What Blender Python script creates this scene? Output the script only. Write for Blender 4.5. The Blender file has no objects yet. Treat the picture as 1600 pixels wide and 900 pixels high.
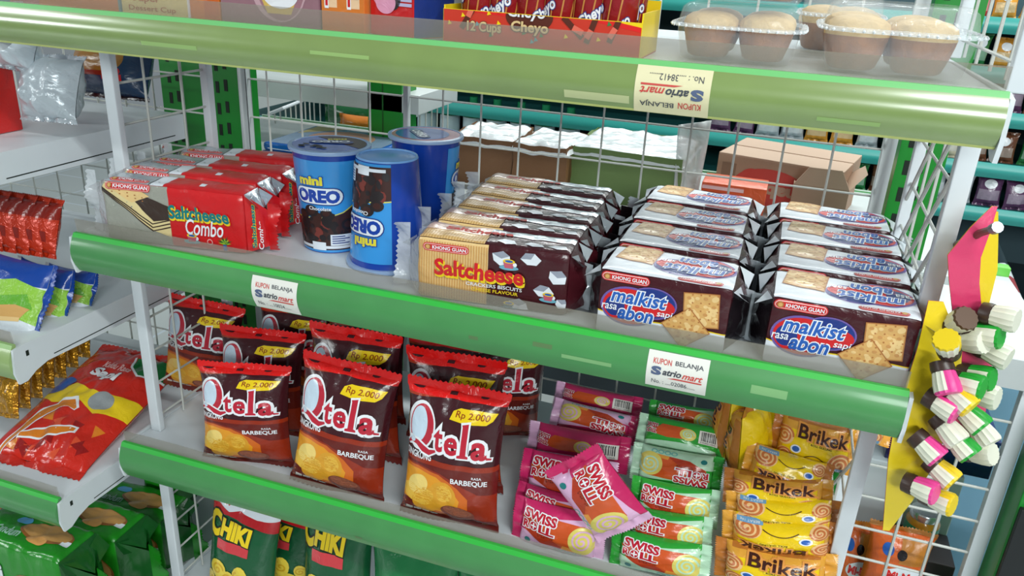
import bpy, bmesh, math, random
from mathutils import Vector, Matrix, noise
from mathutils.geometry import tessellate_polygon
random.seed(7)
SC = bpy.context.scene
COL = SC.collection
PI = math.pi

# ------------------------------------------------------------------ camera, world, lights, exposure
CAM_R = ((0.9441621514, 0.3251652928, 0.0514666634),
         (0.1693426138, -0.3457685563, -0.9230367714),
         (-0.2823125413, 0.8802342972, -0.3816613436))      # rows: right, down, forward in world axes
CAM_O = Vector((0.7750725622, -0.6947458469, 0.3304359572))
FPX = 1252.4643
cam = bpy.data.cameras.new('camera')
cam.sensor_width = 36.0
cam.lens = FPX * 36.0 / 1600.0
cam.clip_start = 0.02
camera = bpy.data.objects.new('camera', cam)
COL.objects.link(camera)
r0, r1, r2 = [Vector(r) for r in CAM_R]
camera.matrix_world = Matrix(((r0.x, -r1.x, -r2.x, CAM_O.x), (r0.y, -r1.y, -r2.y, CAM_O.y),
                              (r0.z, -r1.z, -r2.z, CAM_O.z), (0, 0, 0, 1)))
SC.camera = camera
SC.view_settings.view_transform = 'Standard'
SC.view_settings.look = 'None'
SC.view_settings.exposure = 0.08
SC.view_settings.gamma = 1.0
SC.view_settings.use_curve_mapping = False

world = bpy.data.worlds.new('shop_air')
SC.world = world
world.use_nodes = True
world.node_tree.nodes['Background'].inputs[0].default_value = (0.80, 0.93, 1.0, 1)
world.node_tree.nodes['Background'].inputs[1].default_value = 0.22


def tube_light(name, loc, sx, sy, power, rotz=0.0, col=(0.94, 1.0, 0.985)):
    l = bpy.data.lights.new(name, 'AREA')
    l.shape = 'RECTANGLE'
    l.size, l.size_y = sx, sy
    l.energy = power
    l.color = col
    o = bpy.data.objects.new(name, l)
    COL.objects.link(o)
    o.location = loc
    o.rotation_euler = (0, 0, rotz)
    return o


tube_light('ceiling_tube_aisle', (1.85, -1.08, 1.55), 1.45, 0.12, 37.0)
tube_light('ceiling_tube_entrance', (-2.35, -1.08, 1.55), 1.45, 0.12, 26.0)
tube_light('ceiling_tube_back', (0.6, 1.0, 1.6), 1.25, 0.12, 22.0, 0.05)
tube_light('ceiling_tube_far', (1.9, 1.0, 1.6), 1.25, 0.12, 20.0, 0.05)
tube_light('ceiling_tube_distant', (0.5, 3.6, 1.75), 3.6, 0.30, 90.0)
# daylight through the shop front, four metres behind the photographer
for nm_, x_, w_, p_ in (('shop_front_window', 2.9, 2.6, 160.0), ('shop_front_side_window', -6.0, 2.0, 110.0)):
    win = tube_light(nm_, (x_, -4.7, 1.75), w_, 1.0, p_, 0.0, (0.94, 1.0, 1.0))
    win.rotation_euler = (PI / 2, 0, 0)


# ------------------------------------------------------------------ pixel of the photograph -> point in the shop
def ray(px, py):
    a, b = (px - 800) / FPX, (py - 450) / FPX
    return r0 * a + r1 * b + r2


def at(px, py, y):
    d = ray(px, py)
    return CAM_O + d * ((y - CAM_O.y) / d.y)


def atz(px, py, z):
    d = ray(px, py)
    return CAM_O + d * ((z - CAM_O.z) / d.z)


def atx(px, py, x):
    d = ray(px, py)
    return CAM_O + d * ((x - CAM_O.x) / d.x)


# ------------------------------------------------------------------ materials
def lin(c):
    return tuple(((v / 255) / 12.92 if v / 255 <= 0.04045 else ((v / 255 + 0.055) / 1.055) ** 2.4) for v in c)


MATS = {}


def mat(name, col, rough=0.5, metal=0.0, bump=0.0, bscale=60.0, coat=0.0, mottle=0.0, mscale=30.0, spec=0.5, emit=0.0):
    if name in MATS:
        return MATS[name]
    m = bpy.data.materials.new(name)
    m.use_nodes = True
    nt = m.node_tree
    b = nt.nodes['Principled BSDF']
    c = lin(col)
    b.inputs['Base Color'].default_value = (*c, 1)
    b.inputs['Roughness'].default_value = rough
    b.inputs['Metallic'].default_value = metal
    b.inputs['Specular IOR Level'].default_value = spec
    if coat:
        b.inputs['Coat Weight'].default_value = coat
        b.inputs['Coat Roughness'].default_value = 0.12 if coat < 0.9 else 0.2
        b.inputs['Coat IOR'].default_value = 1.5 if coat < 0.9 else 1.95
    if emit:
        b.inputs['Emission Color'].default_value = (*c, 1)
        b.inputs['Emission Strength'].default_value = emit
    tc = None
    if bump or mottle:
        tc = nt.nodes.new('ShaderNodeTexCoord')
    if mottle:
        n = nt.nodes.new('ShaderNodeTexNoise')
        n.inputs['Scale'].default_value = mscale
        n.inputs['Detail'].default_value = 5
        nt.links.new(tc.outputs['Object'], n.inputs['Vector'])
        r = nt.nodes.new('ShaderNodeValToRGB')
        r.color_ramp.elements[0].position = 0.3
        r.color_ramp.elements[1].position = 0.7
        r.color_ramp.elements[0].color = (*[v * (1 - mottle) for v in c], 1)
        r.color_ramp.elements[1].color = (*[min(1, v * (1 + mottle)) for v in c], 1)
        nt.links.new(n.outputs['Fac'], r.inputs['Fac'])
        nt.links.new(r.outputs['Color'], b.inputs['Base Color'])
    if bump:
        n = nt.nodes.new('ShaderNodeTexNoise')
        n.inputs['Scale'].default_value = bscale
        n.inputs['Detail'].default_value = 3
        n.inputs['Distortion'].default_value = 0.6
        nt.links.new(tc.outputs['Object'], n.inputs['Vector'])
        bp = nt.nodes.new('ShaderNodeBump')
        bp.inputs['Strength'].default_value = bump
        bp.inputs['Distance'].default_value = 0.004
        nt.links.new(n.outputs['Fac'], bp.inputs['Height'])
        nt.links.new(bp.outputs['Normal'], b.inputs['Normal'])
    MATS[name] = m
    return m


def film(name, col, rough=0.26, metal=0.0, bump=0.35, bscale=70.0):
    return mat(name, col, rough, metal, bump, bscale, coat=0.25)


def clear(name, col, alpha, rough=0.1, bump=0.0, bscale=60):
    """see-through plastic: part transparent, part glossy"""
    if name in MATS:
        return MATS[name]
    m = bpy.data.materials.new(name)
    m.use_nodes = True
    nt = m.node_tree
    b = nt.nodes['Principled BSDF']
    b.inputs['Base Color'].default_value = (*lin(col), 1)
    b.inputs['Roughness'].default_value = rough
    b.inputs['Alpha'].default_value = alpha
    if bump:
        tc = nt.nodes.new('ShaderNodeTexCoord')
        n = nt.nodes.new('ShaderNodeTexNoise')
        n.inputs['Scale'].default_value = bscale
        nt.links.new(tc.outputs['Object'], n.inputs['Vector'])
        bp = nt.nodes.new('ShaderNodeBump')
        bp.inputs['Strength'].default_value = bump
        bp.inputs['Distance'].default_value = 0.004
        nt.links.new(n.outputs['Fac'], bp.inputs['Height'])
        nt.links.new(bp.outputs['Normal'], b.inputs['Normal'])
    MATS[name] = m
    return m


# ------------------------------------------------------------------ objects
def tag(o, label=None, cat=None, group=None, kind=None):
    if label: o['label'] = label
    if cat: o['category'] = cat
    if group: o['group'] = group
    if kind: o['kind'] = kind
    return o


def thing(name, label, cat, group=None, loc=(0, 0, 0)):
    o = bpy.data.objects.new(name, None)
    COL.objects.link(o)
    o.location = loc
    o.empty_display_size = 0.02
    return tag(o, label, cat, group)


def copy_tree(o, label=None, group=None):
    c = o.copy()
    COL.objects.link(c)
    if label: c['label'] = label
    if group: c['group'] = group
    for ch in list(o.children):
        d = ch.copy()
        COL.objects.link(d)
        d.parent = c
        for g in list(ch.children):
            e = g.copy()
            COL.objects.link(e)
            e.parent = d
    return c


class MB:
    """collects faces with material slots, then links them as ONE mesh object"""

    def __init__(self):
        self.v, self.f, self.m, self.mats = [], [], [], []

    def mi(self, m):
        if m not in self.mats:
            self.mats.append(m)
        return self.mats.index(m)

    def face(self, pts, m):
        n = len(self.v)
        self.v += [tuple(p) for p in pts]
        self.f.append(tuple(range(n, n + len(pts))))
        self.m.append(self.mi(m))

    def grid(self, fn, nu, nv, m, closed_u=False):
        """fn(i/nu, j/nv) -> point"""
        base = len(self.v)
        for j in range(nv + 1):
            for i in range(nu + 1):
                self.v.append(tuple(fn(i / nu, j / nv)))
        k = self.mi(m)
        for j in range(nv):
            for i in range(nu):
                a = base + j * (nu + 1) + i
                self.f.append((a, a + 1, a + nu + 2, a + nu + 1))
                self.m.append(k)

    def box(self, a, b, m):
        x0, y0, z0 = a
        x1, y1, z1 = b
        n = len(self.v)
        self.v += [(x0, y0, z0), (x1, y0, z0), (x1, y1, z0), (x0, y1, z0), (x0, y0, z1), (x1, y0, z1), (x1, y1, z1), (x0, y1, z1)]
        k = self.mi(m)
        for q in ((0, 3, 2, 1), (4, 5, 6, 7), (0, 1, 5, 4), (1, 2, 6, 5), (2, 3, 7, 6), (3, 0, 4, 7)):
            self.f.append(tuple(n + i for i in q))
            self.m.append(k)

    def tube(self, pts, r, m, seg=8, cap=True):
        pts = [Vector(p) for p in pts]
        n0 = len(self.v)
        k = self.mi(m)
        up = None
        for i, p in enumerate(pts):
            t = (pts[min(i + 1, len(pts) - 1)] - pts[max(i - 1, 0)]).normalized()
            if up is None:
                up = t.orthogonal().normalized()
            up = (up - t * up.dot(t)).normalized()
            sd = t.cross(up)
            rr = r[i] if isinstance(r, (list, tuple)) else r
            for s in range(seg):
                a = 2 * PI * s / seg
                self.v.append(tuple(p + up * (rr * math.cos(a)) + sd * (rr * math.sin(a))))
        for i in range(len(pts) - 1):
            for s in range(seg):
                a = n0 + i * seg + s
                b = n0 + i * seg + (s + 1) % seg
                self.f.append((a, b, b + seg, a + seg))
                self.m.append(k)
        if cap:
            self.f.append(tuple(n0 + s for s in range(seg))[::-1])
            self.m.append(k)
            self.f.append(tuple(n0 + (len(pts) - 1) * seg + s for s in range(seg)))
            self.m.append(k)

    def lathe(self, prof, m, seg=48, c=(0, 0, 0)):
        n0 = len(self.v)
        k = self.mi(m)
        for (r, z) in prof:
            for s in range(seg):
                a = 2 * PI * s / seg
                self.v.append((c[0] + r * math.cos(a), c[1] + r * math.sin(a), c[2] + z))
        for i in range(len(prof) - 1):
            for s in range(seg):
                a = n0 + i * seg + s
                b = n0 + i * seg + (s + 1) % seg
                self.f.append((a, b, b + seg, a + seg))
                self.m.append(k)

    def mesh(self, name, smooth=True, merge=1e-6, bevel=0.0):
        me = bpy.data.meshes.new(name)
        me.from_pydata(self.v, [], self.f)
        for m in self.mats:
            me.materials.append(m)
        me.polygons.foreach_set('material_index', self.m)
        if merge or bevel:
            bm = bmesh.new()
            bm.from_mesh(me)
            if merge:
                bmesh.ops.remove_doubles(bm, verts=bm.verts, dist=merge)
            if bevel:
                es = [e for e in bm.edges if len(e.link_faces) == 2 and e.calc_face_angle(0) > 0.6]
                bmesh.ops.bevel(bm, geom=es, offset=bevel, segments=3, affect='EDGES', profile=0.6)
            bm.to_mesh(me)
            bm.free()
        if smooth:
            me.polygons.foreach_set('use_smooth', [True] * len(me.polygons))
            try:
                me.set_sharp_from_angle(angle=math.radians(42))
            except Exception:
                pass
        me.update()
        return me

    def build(self, name, parent=None, loc=None, smooth=True, merge=1e-6, bevel=0.0):
        o = bpy.data.objects.new(name, self.mesh(name, smooth, merge, bevel))
        COL.objects.link(o)
        if parent: o.parent = parent
        if loc is not None: o.location = loc
        return o


def link_mesh(name, me, parent=None):
    o = bpy.data.objects.new(name, me)
    COL.objects.link(o)
    if parent: o.parent = parent
    return o


# ------------------------------------------------------------------ printing: flat artwork (metres) that is later laid on a surface
TEXTS = {}


def text_geo(s, bold, shear, space):
    key = (s, bold, shear, space)
    if key in TEXTS:
        return TEXTS[key]
    cu = bpy.data.curves.new('lettering', 'FONT')
    cu.body = s
    cu.size = 1.0
    cu.offset = bold
    cu.shear = shear
    cu.space_character = space
    cu.resolution_u = 3
    cu.fill_mode = 'FRONT'
    o = bpy.data.objects.new('lettering', cu)
    COL.objects.link(o)
    bpy.context.view_layer.update()
    dg = bpy.context.evaluated_depsgraph_get()
    me = o.evaluated_get(dg).to_mesh()
    v = [(p.co.x, p.co.y) for p in me.vertices]
    me.calc_loop_triangles()
    f = [tuple(t.vertices) for t in me.loop_triangles]
    o.evaluated_get(dg).to_mesh_clear()
    bpy.data.objects.remove(o)
    bpy.data.curves.remove(cu)
    TEXTS[key] = (v, f)
    return TEXTS[key]


class Sheet:
    def __init__(self):
        self.items = []          # (verts2d, tris, material, layer)

    def poly(self, pts, m, layer=1):
        pts = [(float(a), float(b)) for a, b in pts]
        tr = tessellate_polygon([[Vector((a, b, 0)) for a, b in pts]])
        self.items.append((pts, [tuple(t) for t in tr], m, layer))

    def rect(self, x0, z0, x1, z1, m, layer=1):
        self.poly([(x0, z0), (x1, z0), (x1, z1), (x0, z1)], m, layer)

    def ell(self, cx, cz, rx, rz, m, layer=1, rot=0.0, n=32, a0=0.0, a1=2 * PI):
        pts = []
        k = n if abs(a1 - a0 - 2 * PI) < 1e-6 else n + 1
        for i in range(k):
            a = a0 + (a1 - a0) * i / n
            x, z = rx * math.cos(a), rz * math.sin(a)
            pts.append((cx + x * math.cos(rot) - z * math.sin(rot), cz + x * math.sin(rot) + z * math.cos(rot)))
        self.poly(pts, m, layer)

    def stroke(self, pts, w, m, layer=1):
        L, R = [], []
        for i, p in enumerate(pts):
            a, b = pts[max(0, i - 1)], pts[min(len(pts) - 1, i + 1)]
            dx, dz = b[0] - a[0], b[1] - a[1]
            d = math.hypot(dx, dz) or 1
            ww = w[i] if isinstance(w, (list, tuple)) else w
            nx, nz = -dz / d * ww / 2, dx / d * ww / 2
            L.append((p[0] + nx, p[1] + nz))
            R.append((p[0] - nx, p[1] - nz))
        v = L + R
        n = len(L)
        tr = []
        for i in range(n - 1):
            tr += [(i, i + 1, n + i + 1), (i, n + i + 1, n + i)]
        self.items.append((v, tr, m, layer))

    def spiral(self, cx, cz, rx, rz, turns, w, m, layer=1, a0=0.0):
        n = int(turns * 18)
        self.stroke([(cx + rx * (1 - 0.92 * i / n) * math.cos(a0 + i / 18 * 2 * PI), cz + rz * (1 - 0.92 * i / n) * math.sin(a0 + i / 18 * 2 * PI)) for i in range(n + 1)], w, m, layer)

    def capsule(self, x0, z0, x1, z1, m, layer=1):
        r = (z1 - z0) / 2
        pts = [(x1 - r + r * math.sin(a), z0 + r - r * math.cos(a)) for a in [PI * i / 8 for i in range(9)]]
        pts += [(x0 + r - r * math.sin(a), z0 + r + r * math.cos(a)) for a in [PI * i / 8 for i in range(9)]]
        self.poly(pts, m, layer)

    def text(self, s, x0, z0, x1, z1, m, layer=3, bold=0.0, shear=0.0, rot=0.0, halo=None, hw=0.03, shadow=None, sh=(0, 0), space=1.0, arc=0.0):
        """fits the string into the box x0..x1, z0..z1 (before turning it by rot about the box centre)"""
        v, f = text_geo(s, bold, shear, space)
        if not v: return
        bx0, bx1 = min(p[0] for p in v), max(p[0] for p in v)
        bz0, bz1 = min(p[1] for p in v), max(p[1] for p in v)
        sx, sz = (x1 - x0) / max(1e-6, bx1 - bx0), (z1 - z0) / max(1e-6, bz1 - bz0)
        cx, cz = (x0 + x1) / 2, (z0 + z1) / 2
        c, sn = math.cos(rot), math.sin(rot)

        def T(p, dx=0.0, dz=0.0):
            x = x0 + (p[0] - bx0) * sx - cx
            z = z0 + (p[1] - bz0) * sz - cz
            if arc:
                z += arc * (1 - (2 * x / (x1 - x0)) ** 2)
            x += dx
            z += dz
            return (cx + x * c - z * sn, cz + x * sn + z * c)
        if shadow:
            hv, hf = text_geo(s, bold + hw * 0.5, shear, space)
            self.items.append(([T(p, *sh) for p in hv], hf, shadow, layer - 0.6))
        if halo:
            hv, hf = text_geo(s, bold + hw, shear, space)
            self.items.append(([T(p) for p in hv], hf, halo, layer - 0.3))
        self.items.append(([T(p) for p in v], f, m, layer))

    def lay(self, mb, fn, us=(), vs=(), clip=None):
        """cuts the artwork along the grid lines us, vs and lays it with fn(x, z, layer) -> point"""
        groups = {}
        for v, t, m, l in self.items:
            groups.setdefault((mb.mi(m), l), []).append((v, t))
        for (k, l), lst in groups.items():
            bm = bmesh.new()
            for v, t in lst:
                bv = [bm.verts.new((a, b, 0)) for a, b in v]
                for q in t:
                    if len(set(q)) == 3:
                        try:
                            bm.faces.new([bv[i] for i in q])
                        except ValueError:
                            pass
            for axis, cuts in ((0, us), (1, vs)):
                for c in cuts:
                    co = Vector((0, 0, 0)); co[axis] = c
                    no = Vector((0, 0, 0)); no[axis] = 1
                    bmesh.ops.bisect_plane(bm, geom=bm.verts[:] + bm.edges[:] + bm.faces[:], plane_co=co, plane_no=no, dist=1e-7)
            if clip:
                for axis, c, sgn in clip:
                    co = Vector((0, 0, 0)); co[axis] = c
                    no = Vector((0, 0, 0)); no[axis] = sgn
                    bmesh.ops.bisect_plane(bm, geom=bm.verts[:] + bm.edges[:] + bm.faces[:], plane_co=co, plane_no=no, dist=1e-7, clear_outer=True)
            base = len(mb.v)
            bm.verts.index_update()
            for v in bm.verts:
                mb.v.append(tuple(fn(v.co.x, v.co.y, l)))
            for fc in bm.faces:
                idx = [base + v.index for v in fc.verts]
                if fc.normal.z < 0:
                    idx.reverse()
                mb.f.append(tuple(idx))
                mb.m.append(k)
            bm.free()


LAY = 0.00028     # thickness of one printed layer

# ------------------------------------------------------------------ palette
WHITE = film('print_white', (236, 238, 242), 0.3)
RED = film('print_red', (205, 28, 32), 0.3)
PAPER = mat('paper', (232, 230, 222), 0.6)
PAPERY = mat('paper_yellowed', (228, 220, 178), 0.6)
INK = mat('ink_grey', (70, 74, 82), 0.6)
INKB = mat('ink_blue_grey', (84, 98, 130), 0.6)
INKR = mat('ink_red', (205, 72, 66), 0.6)
YEL = film('print_yellow', (238, 205, 30), 0.3)
MAROON = film('film_maroon', (66, 18, 26), 0.24)
DARK = film('film_dark', (26, 20, 24), 0.22)
SILVER = film('film_silver', (190, 198, 204), 0.20, 0.30, 0.5)
SILVERW = film('film_silver_white', (230, 235, 242), 0.30, 0.0, 0.14)
BLACKP = mat('print_black', (24, 22, 24), 0.4)
TAN = film('print_cracker', (214, 166, 98), 0.35)
TAN2 = film('print_cracker_light', (232, 196, 134), 0.35)
TAN3 = film('print_cracker_brown', (176, 112, 56), 0.35)
TAN3B = film('print_cracker_toast', (200, 144, 82), 0.35)
CLEARF = clear('clear_film', (225, 230, 235), 0.42, 0.12, 0.8, 90)


# ------------------------------------------------------------------ pillow bags
def pillow_fn(w, h, T, sa, sb, axis='v', pinch=0.10, seed=0, wr=0.0016, power=0.5):
    """front surface of a pillow bag; axis 'v' has seals at top and bottom, 'u' at both sides. x in -w/2..w/2, z in 0..h"""
    def fn(x, z, layer=0, side=-1):
        if axis == 'v':
            a, b, A, Bv = x / (w / 2), z, w, h
        else:
            a, b, A, Bv = (z - h / 2) / (h / 2), x + w / 2, h, w
        a = max(-1, min(1, a))
        s = (b - sb) / (Bv - sa - sb)
        pv = max(0.0, 4 * s * (1 - s)) if 0 < s < 1 else 0.0
        pv = pv ** power
        pu = max(0.0, 1 - abs(a) ** 2.6) ** 0.62
        th = T / 2 * pv * pu
        k = 1 - pinch * pv
        q = Vector((x * 26 + seed * 3.1, z * 26 + seed * 1.7, side * 2.0 + seed))
        wrk = wr * noise.noise(q) * 1.3 + wr * 0.6 * noise.noise(q * 2.4)
        edge = (1 - pv) * (1 if 0 < s < 1 else 0.35)
        fold = wr * 1.1 * math.sin(a * 11 + seed + 2.5 * noise.noise(Vector((a * 2, seed, s)))) * edge * (1 - abs(a))
        fade = pu if 0 < s < 1 else 0.15
        d = th + 0.0004 + layer * LAY
        y = side * d + (wrk * fade if side < 0 else -wrk * fade) + fold
        bend = 0.05 * w * noise.noise(Vector((a * 0.8 + seed, b * 9, seed * 2.2))) * 0.15
        if axis == 'v':
            return (x * k + bend * 0, y, z)
        return (x, y, h / 2 + (z - h / 2) * k)
    return fn


def pillow(name, w, h, T, base, sheet=None, sa=0.012, sb=0.012, axis='v', seal_mat=None, seal_mat2=None, nu=22, nv=26, seed=0, pinch=0.10, wr=0.0016, back=None, power=0.5):
    """-> {body, seal, seal} meshes"""
    fn = pillow_fn(w, h, T, sa, sb, axis, pinch, seed, wr, power)
    out = []
    if axis == 'v':
        x0, x1, z0, z1 = -w / 2, w / 2, sb, h - sa
    else:
        x0, x1, z0, z1 = -w / 2 + sb, w / 2 - sa, 0.0, h
    mb = MB()
    nu, nv = int(nu * 1.6), int(nv * 1.6)
    us = [x0 + (x1 - x0) * i / nu for i in range(nu + 1)]
    vs = [z0 + (z1 - z0) * i / nv for i in range(nv + 1)]
    mb.grid(lambda u, v: fn(x0 + (x1 - x0) * u, z0 + (z1 - z0) * v, 0, -1), nu, nv, base)
    mb.grid(lambda u, v: fn(x1 + (x0 - x1) * u, z0 + (z1 - z0) * v, 0, 1), nu, nv, back or base)
    if sheet:
        clip = [(0, x0, -1), (0, x1, 1), (1, z0, -1), (1, z1, 1)]
        sheet.lay(mb, fn, us[1:-1], vs[1:-1], clip)
    out.append(mb.mesh(name + '_body'))
    sm = seal_mat or base
    for k, (m, nm) in enumerate(((sm, 'seal'), (seal_mat2 or sm, 'seal'))):
        mb = MB()
        n = 40
        if axis == 'v':
            b0, b1 = (h - sa, h) if k == 0 else (0, sb)
        else:
            b0, b1 = (w / 2 - sa, w / 2) if k == 0 else (-w / 2, -w / 2 + sb)

        def sf(u, v, side, b0=b0, b1=b1, k=k):
            outer = v if k == 0 else 1 - v
            b = b0 + (b1 - b0) * v
            zig = 0.0012 * (1 if int(round(u * n)) % 2 else -1) * (1 if outer > 0.99 else 0)
            b += zig
            if axis == 'v':
                p = fn(x0 + (x1 - x0) * u, z1 - 1e-5 if k == 0 else z0 + 1e-5, 0, side)
                x = (x0 + (x1 - x0) * u)
                y = 0.0018 * math.sin(u * 9 + seed) * outer + side * 0.0004 * outer + p[1] * (1 - outer) + 0.0002 * side * math.sin(v * 24) * outer
                return (x * (1 + 0.02 * outer), y, b)
            zz = z0 + (z1 - z0) * u
            p = fn(x1 - 1e-5 if k == 0 else x0 + 1e-5, zz, 0, side)
            y = 0.0018 * math.sin(u * 9 + seed) * outer + side * 0.0004 * outer + p[1] * (1 - outer)
            return (b, y, zz)
        if axis == 'v':
            mb.grid(lambda u, v: sf(u, v, -1), n, 5, m)
            mb.grid(lambda u, v: sf(1 - u, v, 1), n, 5, m)
        else:
            mb.grid(lambda u, v: sf(v, u, -1), 5, n, m)
            mb.grid(lambda u, v: sf(v, 1 - u, 1), 5, n, m)
        out.append(mb.mesh(name + '_' + nm))
    return out


def bag_thing(name, meshes, names, label, cat, group=None):
    r = thing(name, label, cat, group)
    for me, nm in zip(meshes, names):
        link_mesh(nm, me, r)
    return r


def place_quad(o, TL, TR, BL, BR, yb, yt, W, H, push=0.0, skew=0.0, thick=1.0, zs=None, lvl=0.5):
    """stands a bag so that its front lies where the four corners are seen at depth yb (lower edge) and yt (upper edge)"""
    d = skew / 2
    bl, br = at(*BL, yb - d), at(*BR, yb + d)
    tl, tr = at(*TL, yt - d), at(*TR, yt + d)
    x = ((br - bl) + (tr - tl)) / 2
    z = ((tl - bl) + (tr - br)) / 2
    org = (bl + br) / 2
    if zs is not None:                       # a bag that stands on a deck: its foot is on the deck, it leans as seen
        z = (tl + tr) / 2 - Vector((org.x, org.y, zs))
        org.z = zs
    w, h = x.length, z.length
    if zs is not None:
        zh = z.normalized()
        xh = x.normalized()
        q = zh.dot(xh)
        zh, xh = (zh - xh * q * lvl), (xh - zh * q * (1 - lvl))
        zh.normalize()
        xh = (xh - zh * xh.dot(zh)).normalized()
    else:
        xh = x.normalized()
        zh = (z - xh * z.dot(xh)).normalized()
    yh = zh.cross(xh)
    if zs is not None:
        k = (z - zh * h) * 0.5
        org = org + Vector((k.x, k.y * .3, 0))
    org = org + yh * push
    sx, sz = w / W, h / H
    o.matrix_world = Matrix(((xh.x * sx, yh.x * thick, zh.x * sz, org.x), (xh.y * sx, yh.y * thick, zh.y * sz, org.y),
                             (xh.z * sx, yh.z * thick, zh.z * sz, org.z), (0, 0, 0, 1)))
    return o


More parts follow.
